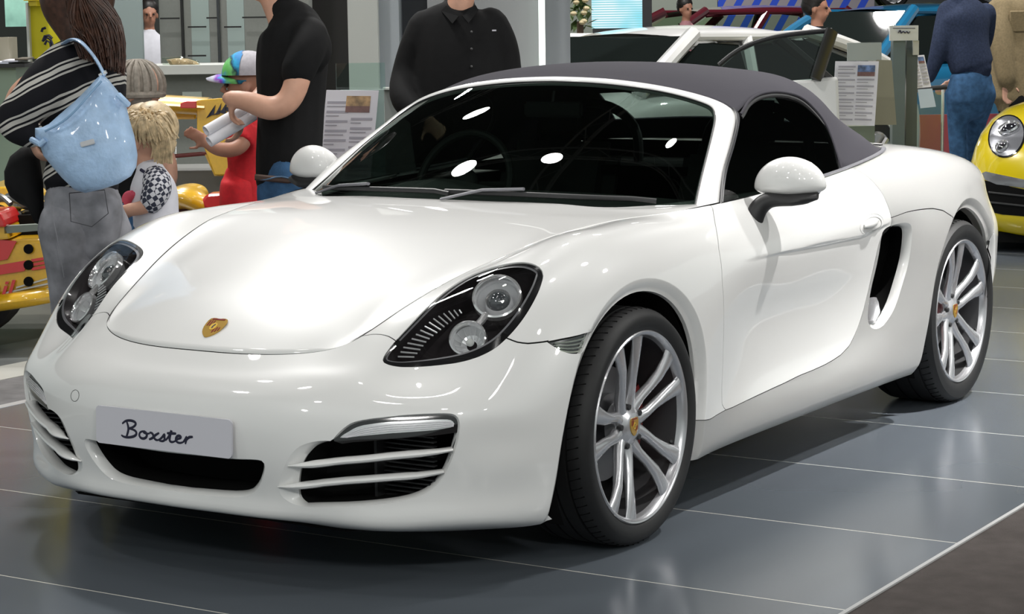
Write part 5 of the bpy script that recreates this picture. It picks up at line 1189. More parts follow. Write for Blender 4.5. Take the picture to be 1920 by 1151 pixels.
# ================================================================ man in the black shirt
D=9.6;g=ground(855,300,D);bmn=thing('person','man in a long-sleeved black buttoned shirt standing behind the white convertible','person',g);FB=(-YF*.97-YR*.1);b=MB()
chain(b,[(J(855,330,D),.13,.09),(J(855,240,D),.14,.10),(J(855,120,D),.165,.105),(J(855,60,D),.16,.09),(J(859,22,D-.05),.06,.05),(J(864,2,D-.045),.060,.062),(J(867,-20,D-.03),.058,.062)],up=-FB)
hm=head(b,J(868,-42,D-.03),FB,1.12)
for s,L in ((-1,[(J(800,62,D),.05),(J(772,130,D),.045),(J(762,190,D-.1),.042),(J(800,225,D-.18),.036)]),(1,[(J(916,58,D),.05),(J(944,125,D),.045),(J(953,190,D-.06),.042),(J(935,240,D-.12),.036)])):
    chain(b,L);hand(b,L[-1][0],(L[-1][0]-L[-2][0]),-YF,1.0,.6,s)
remesh(b,.012,'body',M['skin'],bmn,3);eyes(hm,1.12,bmn)
b=MB();chain(b,[(J(868,-60,D-.01),.118,.112),(J(868,-42,D+.015),.112,.108)],k=3);b.build('hair',M['hair_dark'],bmn)
b=MB();chain(b,[(J(855,320,D),.18,.13),(J(855,240,D),.205,.15),(J(855,130,D),.215,.15),(J(856,62,D),.212,.13),(J(858,32,D),.170,.105),(J(861,14,D+.01),.080,.078)],up=-FB)
for L in ([(J(797,50,D),.078),(J(780,90,D),.076),(J(763,140,D),.070),(J(760,190,D-.1),.060),(J(795,222,D-.17),.05)],[(J(920,45,D),.078),(J(940,85,D),.074),(J(951,135,D),.066),(J(955,190,D-.06),.058),(J(938,235,D-.11),.05)]):chain(b,L)
remesh(b,.013,'black_shirt',M['cloth_black'],bmn,5)
b=MB()
for s in (-1,1):b.add([tuple(J(863+s*3,30,D-.135)),tuple(J(864+s*27,10,D-.10)),tuple(J(862+s*35,20,D-.10)),tuple(J(863+s*15,44,D-.15))],[(0,1,2,3)])
bo=b.build('collar',M['cloth_black'],bmn,False);s_=bo.modifiers.new('s','SOLIDIFY');s_.thickness=.004
for y in (60,92,125,158):
    b=MB();b.ball(tuple(J(884,y,D-.150)),.0065,(1,1,1),n=8);b.build('button',mat('button_grey',(.05,.05,.05),.3),bmn)
b=MB();m=vframe(J(927,57,D-.14));b.box((-.010,-.012,-.003),(.008,.004,.003),m);b.build('chest_logo',M['white_cloth'],bmn,False)
legs(bmn,J(830,350,D),J(880,350,D),(g-YR*.14)[:],(g+YR*.14)[:],M['cloth_black'],FB,.02,1.05)
# ================================================================ people farther off on the right
D=17.5;g=ground(1815,300,D);nv=thing('person','man in a navy sweater and blue jeans leaning on a glass rail, seen from behind','person',g);FN=(YF*.75-YR*.65);b=MB()
chain(b,[(J(1822,150,D),.15,.12),(J(1815,90,D),.16,.13),(J(1808,30,D),.19,.13),(J(1800,5,D),.10,.09),(J(1795,-12,D),.06,.06)],up=FN);hm=head(b,J(1790,-32,D),FN,1.1)
chain(b,[(J(1775,20,D),.06),(J(1762,80,D-.05),.055),(J(1748,130,D),.04),(J(1738,152,D+.05),.032)]);hand(b,J(1741,152,D+.04),-YR*.6-Vector((0,0,.5))+YF*.3,YF,1.1,.7)
chain(b,[(J(1850,25,D+.1),.06),(J(1840,90,D+.2),.05),(J(1790,150,D+.2),.032)]);hand(b,J(1784,152,D+.2),-YR*.6-Vector((0,0,.5)),YF,1.1,.7,-1)
remesh(b,.016,'body',M['skin'],nv,3)
b=MB();chain(b,[(J(1791,-38,D-.02),.118,.118),(J(1795,-30,D-.04),.112,.112)],k=3);b.build('hair',M['hair_dark'],nv)
b=MB();chain(b,[(J(1824,128,D),.20,.16),(J(1818,110,D),.205,.165),(J(1812,65,D),.215,.16),(J(1806,22,D),.225,.15),(J(1800,4,D),.13,.10)],up=FN)
chain(b,[(J(1778,20,D-.03),.09),(J(1765,75,D-.07),.08),(J(1752,120,D-.02),.062),(J(1742,146,D+.03),.05)]);chain(b,[(J(1848,25,D+.1),.09),(J(1842,85,D+.18),.07),(J(1800,144,D+.2),.05)]);remesh(b,.018,'navy_sweater',M['navy_knit'],nv,5)
legs(nv,J(1800,175,D),J(1840,175,D+.05),ground(1802,0,D)[:],ground(1828,0,D+.25)[:],M['jeans_blue'],FN,.02,1.25,.10)
D=18.6;g=ground(1905,300,D);kk=thing('person','person in a khaki jacket and black trousers at the right edge','person',g);b=MB()
chain(b,[(J(1905,150,D),.15,.12),(J(1905,60,D),.18,.13),(J(1905,0,D),.18,.12),(J(1905,-20,D),.07,.07),(J(1905,-35,D),.06,.06)],up=YF);hm=head(b,J(1905,-52,D),YR,1.1)
chain(b,[(J(1872,20,D),.06),(J(1878,90,D-.05),.05),(J(1886,150,D-.15),.038)]);hand(b,J(1886,152,D-.17),-Vector((0,0,1))+YR*.1,-YF,1.3,.3);remesh(b,.016,'body',M['skin'],kk,3)
b=MB();chain(b,[(J(1903,-57,D-.0),.118,.118),(J(1901,-50,D),.112,.112)],k=3);b.build('hair',M['hair_dark'],kk)
b=MB();chain(b,[(J(1908,188,D),.26,.2),(J(1906,130,D),.25,.19),(J(1906,60,D),.25,.18),(J(1905,5,D),.24,.16),(J(1905,-14,D),.12,.1)],up=YF);chain(b,[(J(1885,10,D-.06),.11),(J(1878,60,D-.12),.105),(J(1882,110,D-.16),.095),(J(1888,148,D-.18),.08)]);remesh(b,.02,'khaki_jacket',M['khaki'],kk,5)
b=MB();b.box((-.07,-.01,-.09),(.07,.012,.09),vframe(J(1908,40,D-.19)));b.build('jacket_pocket',M['khaki'],kk,True,bevel=.01)
legs(kk,J(1895,200,D),J(1918,200,D),ground(1893,0,D)[:],ground(1925,0,D)[:],M['cloth_black'],YR,.02,1.15,.1)
def bystander(px,py,D,fd,shirt,lb,s=1.15,strap=False,hairm='hair_dark'):
    """person whose eye line sits at px,py"""
    g=ground(px,300,D);r=thing('person',lb,'person',g);c=J(px,py,D);b=MB();k=s;up=Vector(fd).normalized()
    H=lambda dx,dz,dd=0:c+YR*dx*k+Vector((0,0,dz*k))+YF*dd
    chain(b,[(H(0,-.85),.13*k,.1*k),(H(0,-.5),.15*k,.1*k),(H(0,-.28),.16*k,.1*k),(H(0,-.2),.07*k,.06*k),(H(0,-.12),.052*k,.055*k)],up=up);hm=head(b,c+Vector((0,0,-.02)),fd,1.06*k)
    for sd in (-1,1):
        chain(b,[(H(sd*.17,-.30),.045*k),(H(sd*.21,-.55),.04*k),(H(sd*.19,-.78,-.1),.03*k)]);hand(b,H(sd*.19,-.78,-.1),-Vector((0,0,1)),YR*-sd,k,.4,sd)
    remesh(b,.014,'body',M['skin_dark'],r,2);eyes(hm,1.06*k,r)
    b=MB();f=Vector(fd).normalized();chain(b,[(c+Vector((0,0,.048*k))-f*.026*k,.104*k,.104*k),(c-f*.045*k+Vector((0,0,.01*k)),.096*k,.098*k)],k=3);b.build('hair',M[hairm],r)
    b=MB();chain(b,[(H(0,-.88),.165*k,.12*k),(H(0,-.55),.17*k,.12*k),(H(0,-.30),.18*k,.11*k),(H(0,-.20),.085*k,.07*k)],up=up)
    for sd in (-1,1):chain(b,[(H(sd*.16,-.28),.065*k),(H(sd*.21,-.5),.058*k)])
    remesh(b,.016,'shirt',M[shirt],r,4)
    if strap:
        b=MB();b.tube([H(-.10,-.2,-.10*k),H(-.02,-.35,-.135*k),H(.10,-.55,-.13*k)],.02,n=6,ry=.006,up=-YF);b.build('bag_strap',M['cloth_black'],r)
    hz=c.z-FL;legs(r,H(-.09,-.80),H(.09,-.80),(g-YR*.1)[:],(g+YR*.1)[:],M['cloth_black'],fd,.01,k*.95,.1)
bystander(1286,14,24.0,(-YF*.8+YR*.5),'pink_cloth','man in a pink shirt with a dark shoulder strap, beside the dark red car',.88,True)
bystander(1532,12,18.3,(YR*.9-YF*.3),'cloth_black','dark-haired man in a dark shirt between the red car and the blue car',1.0)
bystander(279,24,21,(-YF*.9+YR*.3),'white_cloth','person in a white top standing in the far left doorway of the grey wall',.98)
# ================================================================ the hall: floor, ceiling, walls
def tile_mat():
    m=mat('grey_floor_tiles',(.125,.143,.165),.2,spec=.5);nt=m.node_tree;b=nt.nodes['Principled BSDF'];tc=nt.nodes.new('ShaderNodeTexCoord');sx=nt.nodes.new('ShaderNodeSeparateXYZ');nt.links.new(tc.outputs['Object'],sx.inputs[0])
    x=mnode(nt,'MULTIPLY',mnode(nt,'ADD',sx.outputs[0],20*.7595-.42),1/.7595);f=mnode(nt,'FRACT',x);l=mnode(nt,'LESS_THAN',f,.0062)
    ns=nt.nodes.new('ShaderNodeTexNoise');ns.inputs['Scale'].default_value=.9;nt.links.new(tc.outputs['Object'],ns.inputs['Vector'])
    fl=mnode(nt,'FLOOR',x);wn=nt.nodes.new('ShaderNodeTexWhiteNoise');wn.noise_dimensions='1D';nt.links.new(fl,wn.inputs['W'])
    k=mnode(nt,'MULTIPLY_ADD',wn.outputs[0],.10,.95);hs=nt.nodes.new('ShaderNodeMix');hs.data_type='RGBA';hs.blend_type='MULTIPLY';hs.inputs[0].default_value=1;hs.inputs[6].default_value=(.125,.143,.165,1);nt.links.new(k,hs.inputs[7])
    mx=nt.nodes.new('ShaderNodeMix');mx.data_type='RGBA';nt.links.new(l,mx.inputs[0]);nt.links.new(hs.outputs[2],mx.inputs[6]);mx.inputs[7].default_value=(.80,.78,.70,1);nt.links.new(mx.outputs[2],b.inputs['Base Color'])
    r=mnode(nt,'MULTIPLY_ADD',ns.outputs[0],.12,.14);nt.links.new(r,b.inputs['Roughness']);return m
def slab(name,x0,y0,x1,y1,z0,z1,mt,kind='structure'):
    o=MB().box((x0,y0,z0),(x1,y1,z1)).build(name,mt,None,False);o['kind']=kind;return o
tm_=tile_mat()
carpet=mat('brown_carpet',(.078,.068,.064),.95,noise=.14,nscale=14,bump=.4,bscale=350,spec=.1)
slab('floor',-7,-1.600,54,2.25,-.05,FL,tm_)
slab('floor',-7,-14,54,-1.612,-.05,FL-.004,carpet)
slab('trim_1',-7,-1.612,40,-1.600,-.05,FL+.001,mat('edge_strip',(.45,.45,.45),.4))
slab('trim_2',-7,2.25,40,2.30,-.05,FL+.001,mat('edge_strip_left',(.35,.35,.35),.4))
slab('floor',-7,2.30,40,2.72,-.05,FL-.001,mat('grey_border_carpet',(.13,.125,.125),.9,noise=.2,nscale=12))
slab('trim_3',-7,2.72,40,2.98,-.05,FL+.001,mat('white_border_tiles',(.50,.50,.46),.35))
slab('floor',-7,2.98,40,3.42,-.05,FL-.001,mat('grey_walkway',(.15,.16,.16),.35,noise=.15,nscale=5))
slab('floor',-7,3.42,54,34,-.05,FL-.002,mat('dark_hall_floor',(.075,.072,.058),.4,noise=.2,nscale=3))
slab('wall_rear',54,-14,54.3,34,-.05,8.6,mat('rear_hall_wall',(.16,.165,.17),.7))
slab('ceiling',-9,-14,54,34,8.6,8.7,mat('dark_ceiling',(.03,.034,.032),.9))
for k,(a,b_) in enumerate((((-6,-3),(14,-3)),((-6,2.5),(14,2.5)),((-3,-8),(-3,10)),((3,-8),(3,10)),((9,-8),(9,10)))):
    mb=MB();A=Vector((*a,7.6));B=Vector((*b_,7.6));d=(B-A).normalized();sd_=Vector((-d.y,d.x,0));n=int((B-A).length/1.0)
    for o_ in (sd_*.2,-sd_*.2,Vector((0,0,.35))):mb.tube([A+o_,B+o_],.03,n=6)
    for i in range(n):
        p0=A+d*i;p1=A+d*(i+.5);p2=A+d*(i+1)
        for s in (-1,1):mb.tube([p0+sd_*.2*s,p1+Vector((0,0,.35)),p2+sd_*.2*s],.015,n=5)
    o=mb.build('trim_%d'%(4+k),mat('truss_grey',(.25,.25,.24),.5,metal=.5));o['kind']='structure'
def vbox(name,x0,x1,y0,y1,d,th,mt,parent=None,kind=None,floor=False,bevel=0,rz=0):
    """upright box facing the aisle: left/right/top/bottom edges seen at bearings x0..y1 from distance d"""
    a=J((x0+x1)/2,(y0+y1)/2,d);w=(x1-x0)/FPX*d;zt=J((x0+x1)/2,y0,d).z;zb=FL if floor else J((x0+x1)/2,y1,d).z
    m=vframe((a.x,a.y,0),rz);o=MB().box((-w/2,0,zb),(w/2,th,zt),m,bev=bevel).build(name,mt,parent,False)
    if kind:o['kind']=kind
    return o
M['wall_grey']=mat('grey_green_panel',(.235,.245,.225),.5,noise=.03,nscale=60)
M['wall_white']=mat('white_panel',(.52,.53,.50),.5);M['wall_blue']=mat('blue_grey_panel',(.36,.39,.42),.5)
M['wall_dark']=mat('dark_panel',(.035,.04,.045),.4);M['joint']=mat('dark_joint',(.015,.015,.015),.7)
M['frost']=mat('frosted_glass_strip',(.36,.44,.42),.25,coat=.4)
W1=15.
wl=vbox('wall_back',296,578,-420,330,W1,.25,M['wall_grey'],kind='structure',floor=True)
def sub(o,p): return o
n_=0
for x0,x1,mt_ in ((352,386,M['frost']),(420,452,M['frost']),(336,340,M['joint']),(404,408,M['wall_dark'])):
    vbox('trim_%d'%(10+n_),x0,x1,-420,118 if mt_ is M['frost'] else 330,W1-.06,.05,mt_,kind='structure');n_+=1
for x0,x1,y0 in ((300,336,33),(387,406,32),(454,500,31),(352,386,49),(420,452,49),(352,386,103)):
    vbox('trim_%d'%(10+n_),x0,x1,y0,y0+3,W1-.075,.02,M['joint'],kind='structure');n_+=1
vbox('wall_column_left',207,259,-420,126,14.2,.06,mat('pale_blue_column',(.33,.40,.40),.45),kind='structure',floor=True)['kind']='structure'
vbox('wall_far_left',170,330,-420,300,24,.2,mat('dark_room',(.05,.055,.05),.6),kind='structure',floor=True)
vbox('wall_doorway',578,652,-420,330,15.6,.2,mat('dark_doorway',(.028,.026,.024),.6),kind='structure',floor=True)
cw=vbox('wall_white_column',650,706,-420,330,13.6,.6,M['wall_white'],kind='structure',floor=True)
vbox('wall_blue_column',706,746,-420,330,13.75,.6,M['wall_blue'],kind='structure',floor=True)
vbox('wall_dark_niche',746,800,-420,330,14.2,.2,mat('navy_niche',(.028,.033,.042),.5),kind='structure',floor=True)
vbox('wall_mid_grey',800,1010,-420,330,14.0,.3,mat('mid_grey_panel',(.30,.305,.31),.4),kind='structure',floor=True)
st_l=vbox('wall_light_strip',1009,1021,-420,330,13.9,.05,mat('lit_strip',(.8,.85,.8),.5,emit=(.85,1,.9),estr=1.1),kind='structure',floor=True)
vbox('wall_grey_column',1022,1068,-420,330,14.2,.4,mat('column_grey',(.27,.28,.30),.5),kind='structure',floor=True)
vbox('wall_far_pale',1068,1345,-420,300,36,.2,mat('pale_green_wall',(.40,.44,.38),.6),kind='structure',floor=True)
def beams_mat():
    m=mat('blue_beams_wall',(.4,.4,.5),.6);nt=m.node_tree;b=nt.nodes['Principled BSDF'];tc=nt.nodes.new('ShaderNodeTexCoord');dt=nt.nodes.new('ShaderNodeVectorMath');dt.operation='DOT_PRODUCT';dt.inputs[1].default_value=tuple(YR-Vector((0,0,.55)))
    nt.links.new(tc.outputs['Object'],dt.inputs[0]);f=mnode(nt,'FRACT',mnode(nt,'MULTIPLY',dt.outputs['Value'],1/.30));l=mnode(nt,'LESS_THAN',f,.42);mx=nt.nodes.new('ShaderNodeMix');mx.data_type='RGBA'
    mx.inputs[6].default_value=(.40,.36,.40,1);mx.inputs[7].default_value=(.03,.10,.75,1);nt.links.new(l,mx.inputs[0]);nt.links.new(mx.outputs[2],b.inputs['Base Color']);return m
vbox('wall_far_blue',1346,1640,-420,300,36,.2,beams_mat(),kind='structure',floor=True)
vbox('wall_far_right',1640,2300,-420,100,52,.2,mat('far_hall_wall',(.12,.13,.13),.7),kind='structure',floor=True)
vbox('wall_far_left_end',-260,208,-420,300,26,.2,mat('far_left_wall',(.09,.10,.09),.6),kind='structure',floor=True)
vbox('wall_red_panel',1600,1880,215,300,19.5,.05,mat('red_glossy_partition',(.30,.06,.07),.3),kind='structure',floor=True)
# counter
ct=thing('counter','long white counter along the grey wall with grey panels below it','counter',ground(380,0,13.2))
vbox('counter_top',262,490,122,139,13.0,.7,mat('white_counter',(.62,.63,.60),.35),ct)
vbox('counter_front',270,480,139,330,13.25,.4,M['wall_grey'],ct,floor=True)
# bits on the counter
fd_=thing('snack_bag','clear plastic bag of bread rolls lying on the white counter','bag',J(338,118,13.2))
b=MB();P=[J(x,y,13.2) for x,y in ((312,112),(330,109),(352,110),(370,116),(374,122),(350,124),(320,123))]
b_=puff(P,YF,.12,'bread',mat('bread_brown',(.42,.27,.15),.6,noise=.4,nscale=30),fd_)
puff([J(x,y,13.13) for x,y in ((303,108),(340,106),(372,114),(376,123),(340,125),(305,122))],YF,.05,'plastic_bag',glass_mat('plastic_film',(.8,.85,.8),refl=.8),fd_)
for px0,px1 in ((268,294),(342,378)):vbox('price_card',px0,px1,172,188,13.2,.045,mat('card_white',(.6,.66,.6),.5),ct)
# LED screen and plant
scr=thing('led_screen','bright cyan LED screen with horizontal light lines above the white car roof','screen',J(1155,0,20))
def led_mat():
    m=mat('led_picture',(.02,.02,.02),.3);nt=m.node_tree;b=nt.nodes['Principled BSDF'];tc=nt.nodes.new('ShaderNodeTexCoord');sx=nt.nodes.new('ShaderNodeSeparateXYZ');nt.links.new(tc.outputs['Object'],sx.inputs[0])
    f=mnode(nt,'FRACT',mnode(nt,'MULTIPLY',sx.outputs[2],1/.022));l=mnode(nt,'LESS_THAN',f,.5);ns=nt.nodes.new('ShaderNodeTexNoise');ns.inputs['Scale'].default_value=2.5;nt.links.new(tc.outputs['Object'],ns.inputs['Vector'])
    cr=nt.nodes.new('ShaderNodeValToRGB');nt.links.new(ns.outputs[0],cr.inputs[0]);e=cr.color_ramp.elements;e[0].position=.35;e[0].color=(.15,.7,.85,1);e[1].position=.62;e[1].color=(.85,.9,1,1)
    mx=nt.nodes.new('ShaderNodeMix');mx.data_type='RGBA';mx.inputs[6].default_value=(.25,.6,.65,1);nt.links.new(l,mx.inputs[0]);nt.links.new(cr.outputs[0],mx.inputs[7]);nt.links.new(mx.outputs[2],b.inputs['Emission Color']);b.inputs['Emission Strength'].default_value=1.1;return m
vbox('display',1109,1204,-150,53,20,.05,led_mat(),scr);vbox('screen_frame',1204,1222,-150,62,20,.15,M['black_plastic'],scr);vbox('screen_stand',1112,1219,53,62,20.02,.12,M['black_plastic'],scr)
pl=thing('potted_plant','green leafy plant with pale flowers in front of the grey column','plant',ground(1086,0,18.6));rng=random.Random(3)
b=MB();b.lathe([(.0,0),(.17,0),(.22,.5),(.20,.5),(.0,.46)],24,Matrix.Translation(ground(1086,0,18.6)));b.build('pot',M['wall_white'],pl)
b=MB();b.tube([ground(1086,0,18.6)+Vector((0,0,.4)),J(1088,40,18.6)],.03,n=8);b.build('stem',mat('stem_brown',(.08,.05,.03),.8),pl)
b=MB()
for k in range(90):
    c=J(1088+rng.uniform(-16,16),rng.uniform(-70,52),18.6+rng.uniform(-.12,.12));d=Vector((rng.uniform(-1,1),rng.uniform(-1,1),rng.uniform(-.6,.8))).normalized();s=d.cross(Vector((0,0,1))).normalized();L=rng.uniform(.08,.16)
    b.add([c,c+d*L*.5+s*L*.22+Vector((0,0,.01)),c+d*L,c+d*L*.5-s*L*.22+Vector((0,0,.01))],[(0,1,2,3)])
b.build('leaves',mat('leaf_green',(.07,.12,.03),.5,noise=.4,nscale=15),pl,False)
b=MB()
for k in range(12):b.ball(tuple(J(1086+rng.uniform(-12,14),rng.uniform(-10,44),18.45)),.03,(1,1,.7),n=8)
b.build('flowers',mat('flower_cream',(.6,.5,.3),.6),pl)
# ---------------------------------------------------------------- far left: yellow banner, desk, colourful window
yb=thing('banner','yellow banner with a small black winged emblem at far left','banner',ground(66,0,12.6))
vbox('banner_cloth',52,118,-140,110,12.6,.03,mat('banner_yellow',(.68,.60,.01),.6),yb);vbox('banner_edge',50,55,5,118,12.56,.05,M['wall_white'],yb)
vbox('banner_head',42,76,-12,11,12.4,.25,mat('banner_roll_yellow',(.60,.48,.01),.4),yb,bevel=.03)
b=MB()
for s_ in ([(80,78),(84,68),(92,66),(98,72)],[(82,76),(88,70),(95,74),(99,84)],[(78,60),(80,54),(86,52)],[(84,84),(88,76),(94,80),(96,90)]):b.tube([J(x,y,12.55) for x,y in s_],.008,n=5)
b.build('banner_emblem',M['ink'],yb)
dk=thing('desk','reception desk with dark edge and pale green front at the left edge','desk',ground(14,0,11.3))
vbox('desk_top',-60,46,120,127,11.1,.55,M['black_plastic'],dk);vbox('desk_front',-60,34,127,345,11.2,.4,mat('pale_green_front',(.27,.36,.28),.4),dk,floor=True)
for i,(x0,x1,y0,y1,c,lb) in enumerate(((-6,24,98,121,(.55,.57,.66),'left white brochure lying open on the desk'),(10,42,104,120,(.60,.60,.68),'right white brochure lying open on the desk'),(34,60,106,124,(.10,.08,.06),'dark brochure with red print at the desk end'))):
    a=[J(x0-6,y1,11.12),J(x1-8,y1,11.12),J(x1+4,y0,11.6),J(x0+8,y0,11.6)]
    zz=J(10,120,11.1).z+.001+.0085*i;b=MB();b.add([(q.x,q.y,zz) for q in a]+[(q.x,q.y,zz+.008) for q in a],[(3,2,1,0),(4,5,6,7),(0,1,5,4),(1,2,6,5),(2,3,7,6),(3,0,4,7)]);tag(b.build('brochure',mat('brochure_%d'%i,c,.5),None,False),lb,'brochure','brochures on the desk')
tag(vbox('box',-4,17,70,118.6,11.55,.2,mat('card_box',(.35,.32,.24),.7)),'small beige box with a dark picture standing on the desk','box')
tag(vbox('lit_poster',8,50,-60,50,16,.05,mat('poster_lit',(.3,.5,.4),.4,noise=.6,nscale=4,emit=(.25,.55,.45),estr=.5)),'blue and green lit poster panel at the top left edge','poster')
# ---------------------------------------------------------------- yellow and red racing car
Mye=mat('race_yellow',(.72,.42,.01),.3,coat=.8,noise=.05);Mrd=mat('race_red',(.60,.015,.015),.3,coat=.8);Mgm=mat('engine_metal',(.25,.25,.24),.35,metal=.8,noise=.3)
rc=thing('racing_car','yellow and red open racing car with exposed engine and big rear wing, left','racing car',ground(40,590,9.6))
D=9.4
def pbox(name,pts,th,mt,parent,d,bev=0):
    """solid panel: outline seen at given bearings at distance d, pushed back by th"""
    P=[J(x,y,d) for x,y in pts];n=len(P);off=YF*th
    b=MB();b.add([tuple(p) for p in P]+[tuple(p+off) for p in P],[tuple(range(n))[::-1],tuple(range(n,2*n))]+[(i,(i+1)%n,n+(i+1)%n,n+i) for i in range(n)]);return b.build(name,mt,parent,False,bevel=bev)
sp_=pbox('side_pod',[(-160,470),(-40,452),(70,448),(108,452),(116,520),(112,545),(-160,570)],1.1,Mye,rc,D,.02)
b=MB();b.tube(curve3([tuple(J(*q)) for q in ((-160,580,D+.05),(-40,572,D+.02),(60,558,D),(112,548,D+.05))],14).tolist(),.038,n=12,ry=.06,up=(0,0,1));b.build('side_skirt',Mye,rc)
pbox('upper_side',[(-160,400),(-20,405),(14,424),(20,448),(-160,470)],1.0,Mye,rc,D-.02,.01)
for P in ([(-20,448),(31,452),(14,486),(-20,492)],[(-20,500),(50,488),(46,508),(-20,518)]):pbox('red_flash',P,.01,Mrd,sp_,D-.012)
for k in range(3):pbox('red_pinstripe',[(58,486+8*k),(84,482+8*k),(90,486+8*k),(60,491+8*k)],.01,Mrd,sp_,D-.014)
for k in range(3):
    pbox('white_pinstripe',[(4 if k else 30,538+11*k),(92,520+10*k),(92,523+10*k),(4 if k else 30,541+11*k)],.01,M['wall_white'],sp_,D-.014)
for y in (467,497,528):
    b=MB();c=J(53,y,D-.02);b.lathe([(.0001,.004),(.019,.004),(.021,0),(.021,-.01)],28,Matrix.Translation(c)@(VF@Matrix.Rotation(radians(90),4,'X')));b.build('round_port',M['black_matte'],sp_)
# the red slanted letters at the end of the sponsor name
pbox('letter',[(2,557),(8,557),(14,536),(8,536)],.012,Mrd,sp_,D-.02);pbox('letter_dot',[(9,533),(15,533),(16.5,528),(10.5,528)],.012,Mrd,sp_,D-.02);pbox('letter',[(-4,559),(-14,559),(-8,536),(-2,536)],.012,Mrd,sp_,D-.02)
pbox('letter',[(14,555),(20,555),(29,525),(23,525)],.012,Mrd,sp_,D-.02)
b=MB();rng=random.Random(11)
for k in range(16):
    x=rng.uniform(-30,95);y=rng.uniform(362,410);P=[J(x,y,D+.3+rng.uniform(0,.3)),J(x+rng.uniform(10,30),y-rng.uniform(-6,10),D+.3),J(x+rng.uniform(30,60),y+rng.uniform(0,16),D+.25)];b.tube(curve3([tuple(q) for q in P],8).tolist(),rng.uniform(.008,.02),n=7)
b.build('engine_pipes',Mgm,rc)
pbox('engine_bay',[(-160,412),(80,402),(80,448),(-160,452)],.8,M['black_matte'],rc,D+.2);pbox('frame_rail',[(8,424),(80,420),(80,432),(8,438)],.05,mat('rail_green_grey',(.16,.19,.16),.5),rc,D-.02)
pbox('red_nose',[(-160,400),(0,398),(8,412),(12,426),(-160,430)],.3,Mrd,rc,D-.05,.01);pbox('yellow_cowl',[(-40,352),(10,350),(38,378),(42,384),(-40,390)],.6,Mye,rc,D+.6,.02)
b=MB()
for k,(px,r_) in enumerate(((-90,.33),)):
    c=J(px,560,D+.3);b.lathe([(.0001,.14),(.2,.14),(r_,.1),(r_,-.16),(.2,-.18),(.0001,-.18)],36,Matrix.Translation(Vector((c.x,c.y,FL+r_)))@(VF@Matrix.Rotation(radians(90),4,'X')))
b.build('race_tire',M['rubber'],rc);
# rear wing behind the child
rw=thing('rear_wing','yellow and red racing car rear wing with large side plate standing behind the children','wing',ground(380,0,10.5));D=10.5
b=MB();b.tube([J(262,193,D),J(330,196,D),J(392,200,D)],.045,n=12,ry=.16,up=(0,0,1));b.build('upper_flap',Mye,rw)
pbox('lower_flap',[(264,210),(368,208),(368,224),(264,224)],.22,Mye,rw,D,.01);pbox('red_bar',[(290,205),(368,204),(368,213),(290,213)],.03,Mrd,rw,D-.06,.004);pbox('red_bar',[(338,194),(348,190),(368,190),(368,203),(338,203)],.03,Mrd,rw,D-.22,.004)
ep=pbox('end_plate',[(369,188),(412,184),(440,190),(446,290),(430,328),(402,328),(380,270),(369,250)],.04,Mye,rw,D-.15,.005)
for k in range(4):pbox('black_flash',[(386+11*k,222-6*k),(394+11*k,218-6*k),(404+11*k,196-3*k),(401+11*k,214)],.006,M['ink'],ep,D-.16)
pbox('wing_lower_plate',[(384,290),(448,290),(440,330),(402,330)],.03,Mye,rw,D-.1)
for x in (314,326):
    b=MB();b.tube([J(x,222,D+.1),J(x,335,D+.1)],.012,n=8);b.build('wing_post',M['chrome'],rw)
b=MB();b.tube([J(312,294,D),J(395,287,D)],.010,n=8);b.build('wing_rod',mat('rod_dark_red',(.15,.02,.02),.4),rw)
b=MB();b.box((-.25,0,FL),(.9,.5,J(380,330,D).z+.02),vframe((J(370,330,D+.1).x,J(370,330,D+.1).y,0)));b.build('gearbox',mat('gearbox_grey',(.12,.12,.11),.5),rw,False)
fr_=thing('car_fender','yellow racing car fender with red tip above the white hood','fender',ground(375,0,9.3));D=9.3
b=MB();chain(b,[(J(296,396,D+.2),.05,.12),(J(330,374,D+.1),.052,.13),(J(360,373,D),.048,.12),(J(388,386,D),.04,.08)],up=YF);remesh(b,.013,'fender_shell',Mye,fr_,3)
pbox('red_tip',[(372,381),(388,364),(424,361),(432,366),(434,384),(426,392),(390,394)],.12,Mrd,fr_,D-.08,.012)
pbox('dark_opening',[(325,385),(384,388),(392,415),(325,415)],.3,mat('dark_red_inside',(.06,.01,.012),.6),fr_,D+.02);b=MB();b.tube([ground(380,0,9.45),J(380,400,9.45)],.05,n=10);b.build('fender_stay',M['black_matte'],fr_)
